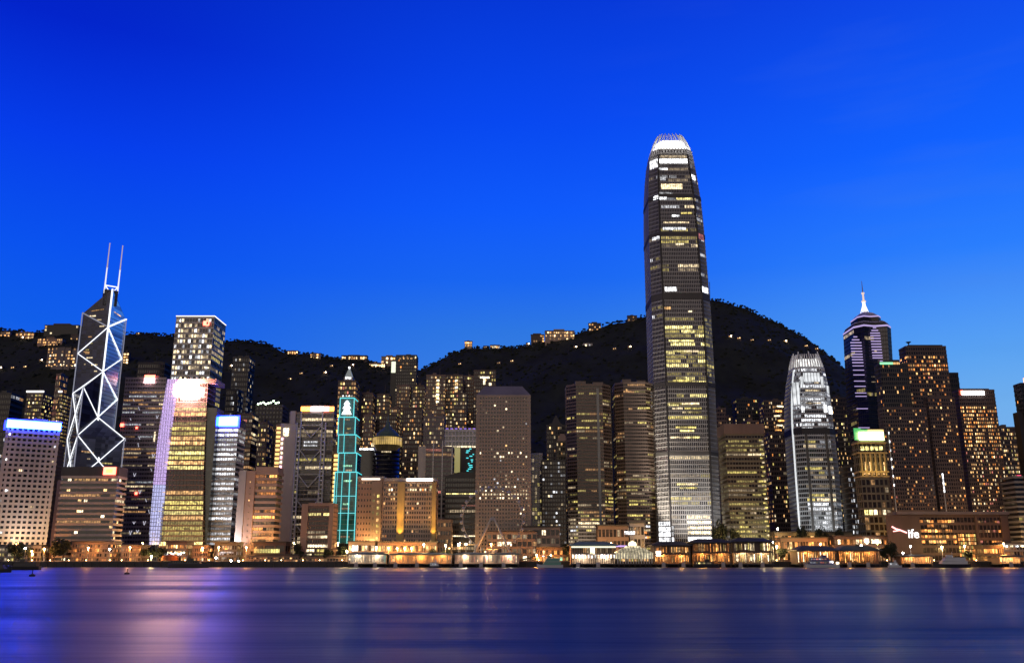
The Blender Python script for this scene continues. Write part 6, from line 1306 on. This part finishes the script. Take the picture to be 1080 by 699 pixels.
# ---- boats
def boat(name, label, px, row, D, L, hullm, cabm, decks=1, rz=0.0, lights=(), seed=1, stripe=None, low=False):
    q = P(px, row, D); t = thing(name, label, 'boat', (q.x, D, 0.0), rz); bm = L * .13; rnd = random.Random(seed)
    b = MB(); st = [(-.5, .70, .15), (-.4, .95, 0), (-.1, 1, 0), (.25, .92, .05), (.42, .5, .25), (.5, .04, .5)]; hh = L * .075 + .4
    for x, w_, sh in st:
        b.v += [(x*L, -bm*w_, hh*(1 + sh)), (x*L, -bm*w_*.7, -.4), (x*L, bm*w_*.7, -.4), (x*L, bm*w_, hh*(1 + sh))]
    for k in range(len(st) - 1):
        o = 4*k
        for i in range(4): b.f.append((o+i, o+(i+1) % 4, o+4+(i+1) % 4, o+4+i)); b.m.append(0)
    b.f += [(3, 2, 1, 0), (4*len(st)-4, 4*len(st)-3, 4*len(st)-2, 4*len(st)-1)]; b.m += [0, 0]
    b.build('hull', hullm, t)
    z = hh * 1.02
    for d in range(decks):
        x0_, x1_ = -.42*L + d*L*.05, .30*L - d*L*.09; h_ = 2.0; b = MB()
        b.add([(x0_, -bm*.82, z), (x1_, -bm*.7, z), (x1_, bm*.7, z), (x0_, bm*.82, z), (x0_, -bm*.8, z + h_), (x1_ - h_*.7, -bm*.66, z + h_), (x1_ - h_*.7, bm*.66, z + h_), (x0_, bm*.8, z + h_)], [(0, 1, 5, 4), (1, 2, 6, 5), (2, 3, 7, 6), (3, 0, 4, 7), (4, 5, 6, 7)])
        b.build('cabin', cabm, t); n = max(3, int(L / 2.2))
        for k in range(n):
            f = (k + .5) / n; mk = lights[rnd.randrange(len(lights))] if lights else None
            panel(t, LW[mk] if mk else G_DARK, 'window', (x0_ + (x1_ - h_ - x0_) * f, -bm*(.84 - .13*f), z + 1.15), ((x1_ - x0_)/n*.66, .12, .85), 0)
        b = MB(); b.box(x0_ - .4, x1_ - h_*.5, -bm*.9, bm*.9, z + h_, z + h_ + .18); b.build('deck_roof', stripe or cabm, t); z += h_ + .18
    b = MB(); b.box(-.05*L, .10*L, -bm*.4, bm*.4, z, z + 1.5); b.build('wheelhouse', cabm, t); b = MB(); b.tube((-.06*L, 0, z), (-.06*L, 0, z + 3.6), .09, 5); b.tube((-.09*L, 0, z + 2.5), (-.03*L, 0, z + 2.5), .06, 4); b.build('mast', W_STEEL, t)
    return t, z
BW = wall('boat_white', (.62, .64, .63), .35, .1); BG = wall('boat_green', (.10, .30, .24), .4, .1); BB = wall('boat_blue', (.05, .06, .22), .35, .1); BD = wall('boat_dark', (.03, .03, .035), .5, .2)
t, z = boat('ferry', 'white and green ferry under way left of the pier with white arches', 580, 598, 606, 17, BW, BG, 2, math.pi, ('creamd', 'green', 'whited'), 1, BW); panel(t, LW['whiteb'], 'lamp', (4, -1.6, z + 1.2), (1.2, .4, .5))
t, z = boat('ferry', 'blue and white ferry with bright bow lamps moored right of centre', 868, 597, 608, 22, BW, BB, 2, 0, ('whited', 'creamd', 'pinkd'), 2, BW); panel(t, LW['whiteb'], 'lamp', (5, -2.6, 3.6), (2.4, .4, 1.4)); panel(t, LW['creamb'], 'lamp', (9, -1.8, 3.0), (2.2, .4, 1.2))
t, z = boat('launch', 'small white launch moored below the white letters of the shopping building', 944, 597, 610, 9, BW, BW, 1, 0, ('white', 'whited'), 3)
t, z = boat('ferry', 'white ferry with cold bright lamps moored below the orange windowed shopping building', 1003, 597, 612, 24, BD, BW, 2, math.pi, ('white', 'whited', 'green', 'pinkd'), 4); panel(t, LW['whiteb'], 'lamp', (-2, -2.8, 6.8), (2.2, .4, 1.2)); panel(t, LW['whiteb'], 'lamp', (-7, -2.8, 3.0), (2.8, .4, 1.1))
t, z = boat('launch', 'low dark launch with a yellow light strip moored at the orange piers', 745, 597, 612, 17, BD, BD, 1, 0, ('yel', 'yelb', 'creamd'), 5)
t, z = boat('work_boat', 'dark work boat moored off the pale slab near the left edge', 24, 602.5, 470, 17, BD, BD, 1, math.pi, (), 6)
t, z = boat('work_boat', 'dark boat cut by the left edge of the view', -4, 606, 380, 12, BD, BD, 1, 0, (), 7)
t, z = boat('launch', 'small dark launch lying under the ferry pier below the golden hotel slab', 459, 598, 612, 8, BD, BW, 1, 0, ('whited',), 8)
t, z = boat('barge', 'flat grey barge moored against the seawall below the golden glazed tower', 199, 600, 600, 26, W_DKGR, BD, 1, 0, (), 9)
def buoy(px, row, D, lab):
    q = P(px, row, D); t = thing('buoy', lab, 'buoy', (q.x, D, 0)); b = MB(); b.lathe([(.2, -.4), (.9, -.1), (.9, .5), (.3, .8)], 12); b.build('float', BD, t); b = MB(); b.tube((0, 0, .7), (0, 0, 2.0), .12, 6); b.build('pole', BD, t)
buoy(34, 606.5, 290, 'small dark buoy floating off the dark work boat'); buoy(134, 604.5, 330, 'small dark buoy floating alone below the arcade of the mauve banded tower')

# ---- trees
def crown_mesh(seed, n=1300):
    rnd = random.Random(seed); b = MB(); lobes = [(rnd.uniform(-.5, .5), rnd.uniform(-.5, .5), rnd.uniform(-.25, .45), rnd.uniform(.34, .6)) for _ in range(9)]
    for k in range(n):
        lx, ly, lz, lr = rnd.choice(lobes); v = Vector((rnd.gauss(0, 1), rnd.gauss(0, 1), rnd.gauss(0, 1))).normalized() * lr * rnd.random() ** .4
        c = Vector((lx, ly, lz)) + v; a = Vector((rnd.gauss(0, 1), rnd.gauss(0, 1), rnd.gauss(0, 1))).normalized(); d = a.orthogonal().normalized(); e = a.cross(d); s = rnd.uniform(.06, .13)
        b.add([c - d*s, c + e*s*.6, c + d*s, c - e*s*.6], [(0, 1, 2, 3)])
    return b
LEAF = wall('tree_leaves', (.022, .034, .016), .8, .6, 0, .6); BARK = wall('bark', (.06, .045, .035), .9)
CR = [crown_mesh(s) for s in (1, 2, 3)]; crm = []; trm = None
for c in CR:
    me = bpy.data.meshes.new('crown'); me.from_pydata(c.v, [], c.f); me.materials.append(LEAF); crm.append(me)
b = MB(); b.tube((0, 0, 0), (.03, 0, .55), .045, 7, 0, .03); b.tube((.03, 0, .5), (.2, .1, .8), .025, 5, 0, .012); b.tube((.03, 0, .5), (-.18, -.05, .78), .025, 5, 0, .012); b.tube((.02, 0, .4), (-.05, .2, .75), .02, 5, 0, .01)
trm = bpy.data.meshes.new('trunk'); trm.from_pydata(b.v, [], b.f); trm.materials.append(BARK)
TREES = [(66, 566, 24, 652, 'big dark round tree beside the brown ribbon windowed block'), (57, 573, 14, 651, 'smaller dark tree leaning on the big round tree left of the brown ribbon windowed block'), (15, 571, 18, 651, 'dark tree in front of the podium of the pale slab'), (27, 576, 12, 650, 'low dark tree right of the dark tree under the pale slab'),
 (156, 575, 18, 651, 'dark tree at the foot of the lavender fin'), (170, 577, 16, 651, 'low spreading dark tree left of the bright orange hall'), (313, 571, 10, 652, 'small dark tree between the pink stone block and the low tan block'), (346, 577, 11, 650, 'dark tree in front of the low tan block'), (361, 572, 11, 652, 'dark tree at the foot of the cyan outlined tower'),
 (318, 580, 8, 650, 'bushy low tree left of the low tan block'), (456, 577, 12, 650, 'lamp lit tree at the right end of the golden hotel slab'), (470, 579, 9, 650, 'low tree left of the wheel platform'), (596, 571, 12, 652, 'dark tree in front of the left striped tower'),
 (760, 546, 20, 700, 'dark tree in front of the right base of the tallest tower'), (777, 556, 14, 700, 'dark tree at the foot of the olive banded block'), (848, 553, 14, 680, 'tree standing on the podium at the foot of the white crowned tower, left of two'), (868, 552, 16, 680, 'tree standing on the podium at the foot of the white crowned tower, right of two'), (888, 555, 12, 680, 'small tree below the gap between the white crowned and gold topped towers'),
 (826, 577, 14, 648, 'dark waterfront tree left of the blue and white ferry'), (838, 580, 11, 648, 'low dark waterfront tree next to the blue and white ferry'), (940, 571, 14, 640, 'dark waterfront tree lit by white lamps left of the white letters'), (931, 576, 12, 641, 'low dark waterfront tree left of the white letters'), (906, 572, 12, 655, 'dark tree in front of the tan shop row'), (1022, 580, 10, 645, 'small tree in front of the golden atrium of the shopping building')]
for k, (px, rt_, wpx, D_, lab) in enumerate(TREES):
    q = P(px, 590, D_); z1 = P(px, rt_, D_).z; h = z1 - GZ; t = thing('tree', lab, 'tree', (q.x, D_, GZ), k * 1.3); wd = wpx * .70 * .5
    c = bpy.data.objects.new('crown', crm[k % 3]); COL.objects.link(c); c.parent = t; c.location = (0, 0, h * .56); c.scale = (wd, wd, h * .50)
    u = bpy.data.objects.new('trunk', trm); COL.objects.link(u); u.parent = t; u.scale = (h * .8, h * .8, h * .8)

# ---- street lamps and small promenade lamps
SL_O = glow('lamp_sodium', (1, .50, .16), 55); SL_W = glow('lamp_white', (1, .93, .80), 55); SL_Y = glow('lamp_yellow', (1, .80, .40), 50)
def street_lamp(px, row, D_, m, lab, size=.62):
    q = P(px, row, D_); t = thing('street_lamp', lab, 'street lamp', (q.x, D_, GZ)); h = q.z - GZ
    b = MB(); b.tube((0, 0, 0), (0, 0, h - .3), .16, 6, 0, .09); b.tube((0, 0, h - .5), (0, -.5, h), .06, 5); po = b.build('pole', W_STEEL, t)
    b = MB(); b.lathe([(.1, -size), (size*.8, -size*.5), (size, 0), (size*.8, size*.5), (.1, size)], 10, (0, -.5)); o = b.build('lamp_head', m, po); o.location = (0, 0, h)
    if m is SL_O or m is SL_Y:
        ld = bpy.data.lights.new('lamp_light', 'POINT'); lo = bpy.data.objects.new('lamp_light', ld); COL.objects.link(lo); lo.parent = t; lo.location = (0, -.5, h - 1.2); ld.energy = 5500 if 370 < px < 470 else 8000; ld.color = (1, .36, .07) if m is SL_O else (1, .60, .20); ld.shadow_soft_size = .4
    return t
LAMPS = [(47, 578.5, SL_O, 'orange street lamp left of the big dark round tree'), (93.5, 577.5, SL_O, 'orange street lamp in front of the brown ribbon windowed block'), (137.5, 577, SL_O, 'orange street lamp below the mauve banded tower'), (160, 586.5, SL_Y, 'bright low lamp under the spreading dark tree'),
 (34, 581, SL_O, 'small orange lamp under the pale slab'), (27, 578, SL_W, 'small white lamp under the pale slab'), (116, 579, SL_W, 'white lamp at the right end of the reddish arcade'), (53, 593, SL_Y, 'low yellow lamp on the quay below the big round tree'), (214, 577.5, SL_O, 'orange street lamp in front of the reddish low hall, left of a pair'), (231, 577, SL_O, 'orange street lamp in front of the reddish low hall, right of a pair'),
 (228, 588, SL_W, 'low white lamp on the quay below the white banded tower'), (244, 591, SL_W, 'low white lamp on the quay, left of two below the pink stone block'), (252, 591.5, SL_Y, 'low lamp on the quay, right of two below the pink stone block'), (260, 577, SL_O, 'orange street lamp left of the yellow windowed restaurant'), (366, 581, SL_Y, 'yellow street lamp between the low tan block and the ferry pier'),
 (397, 577, SL_Y, 'bright lamp at the left end of the orange arcade'), (410, 577.5, SL_O, 'orange lamp in front of the orange arcade, first from its left end'), (419, 578, SL_O, 'orange lamp in front of the orange arcade, second from its left end'), (427, 578, SL_O, 'orange lamp in front of the orange arcade, third from its left end'), (434, 578, SL_O, 'orange lamp in front of the orange arcade, fourth from its left end'), (447, 574, SL_Y, 'yellow lamp above the right end of the orange arcade'),
 (470, 575, SL_Y, 'yellow lamp beside the black terraced block'), (483.5, 574, SL_W, 'white street lamp left of the wheel'), (491.5, 573.5, SL_W, 'white lamp at the left foot of the wheel'), (518, 573.5, SL_O, 'orange lamp between the legs of the wheel'), (566, 585, SL_O, 'orange lamp on the ramp right of the wheel, left of a pair'), (581, 585.5, SL_O, 'orange lamp on the ramp right of the wheel, right of a pair'),
 (815, 571, SL_W, 'white lamp at the left end of the orange shop row'), (819, 576, SL_Y, 'small lamp below the white lamp of the orange shop row'), (843, 577, SL_Y, 'yellow lamp above the dark waterfront tree, by the blue and white ferry'), (865, 573.5, SL_O, 'orange lamp at the right end of the orange shop row'), (820, 557.5, SL_W, 'white lamp on the podium left of the white crowned tower'), (908, 575, SL_W, 'white lamp in front of the tan shop row'), (885, 577, SL_O, 'small orange lamp above the red and orange pier shed'),
 (925, 571, SL_O, 'orange lamp above the dark waterfront trees left of the white letters'), (952, 583, SL_W, 'white lamp beside the small white launch'), (993, 576.5, SL_Y, 'yellow lamp below the golden atrium of the shopping building'), (1017, 575.5, SL_Y, 'yellow lamp right of the golden atrium of the shopping building'), (1058, 573, SL_O, 'orange floodlight near the right edge'), (960, 576, SL_W, 'small white lamp under the white letters')]
for px, row, m, lab in LAMPS: street_lamp(px, row, 646 if row > 560 else 684, m, lab, .62 if m is not SL_O else .6)
# people-height bollard lights along the promenade edge
blp = None; rnd = random.Random(55)
for k in range(64):
    x = -430 + k * 13.6 + rnd.uniform(-4, 4); px = 540 + 950 * x / 642
    t = thing('bollard_light', 'small bollard light at the edge of the promenade', 'bollard light', (x, SHORE + 1.6 + rnd.uniform(0, 5), GZ), 0, 'bollard lights along the promenade edge')
    if blp is None:
        b = MB(); b.tube((0, 0, 0), (0, 0, 1.0), .14, 6); blp = b.build('post', W_STEEL, t)
        b = MB(); b.lathe([(.18, 1.0), (.24, 1.15), (.22, 1.4), (.05, 1.5)], 8); blh = b.build('lamp_head', glow('bollard_lamp', (1, .58, .22), 45), t); blh2 = glow('bollard_lamp_white', (1, .9, .74), 22)
    else:
        for src in (blp, blh): c = src.copy(); COL.objects.link(c); c.parent = t

# added second row of street lamps, put in to warm the facade bases
for k in range(30):
    x = -425 + k * 29.5 + (k * 37 % 11) - 5; y = 686 if k % 2 else 681
    t = thing('street_lamp', 'added fill lamp on the inner road between the low waterfront halls and the tall blocks', 'street lamp', (x, y, GZ), 0, 'added street lamps of the inner road')
    b = MB(); b.tube((0, 0, 0), (0, 0, 13.6), .16, 6, 0, .09); b.tube((0, 0, 13.4), (0, -1.2, 13.8), .07, 5); po = b.build('pole', W_STEEL, t)
    m = SL_O if k % 3 else SL_Y
    b = MB(); b.lathe([(.1, -.3), (.4, -.2), (.5, 0), (.3, .2), (.1, .3)], 10, (0, -1.2)); o = b.build('lamp_head', m, po); o.location = (0, 0, 13.6)
    ld = bpy.data.lights.new('lamp_light', 'POINT'); lo = bpy.data.objects.new('lamp_light', ld); COL.objects.link(lo); lo.parent = t; lo.location = (0, -1.2, 12.4); ld.energy = 13000; ld.color = (1, .56, .20); ld.shadow_soft_size = .4
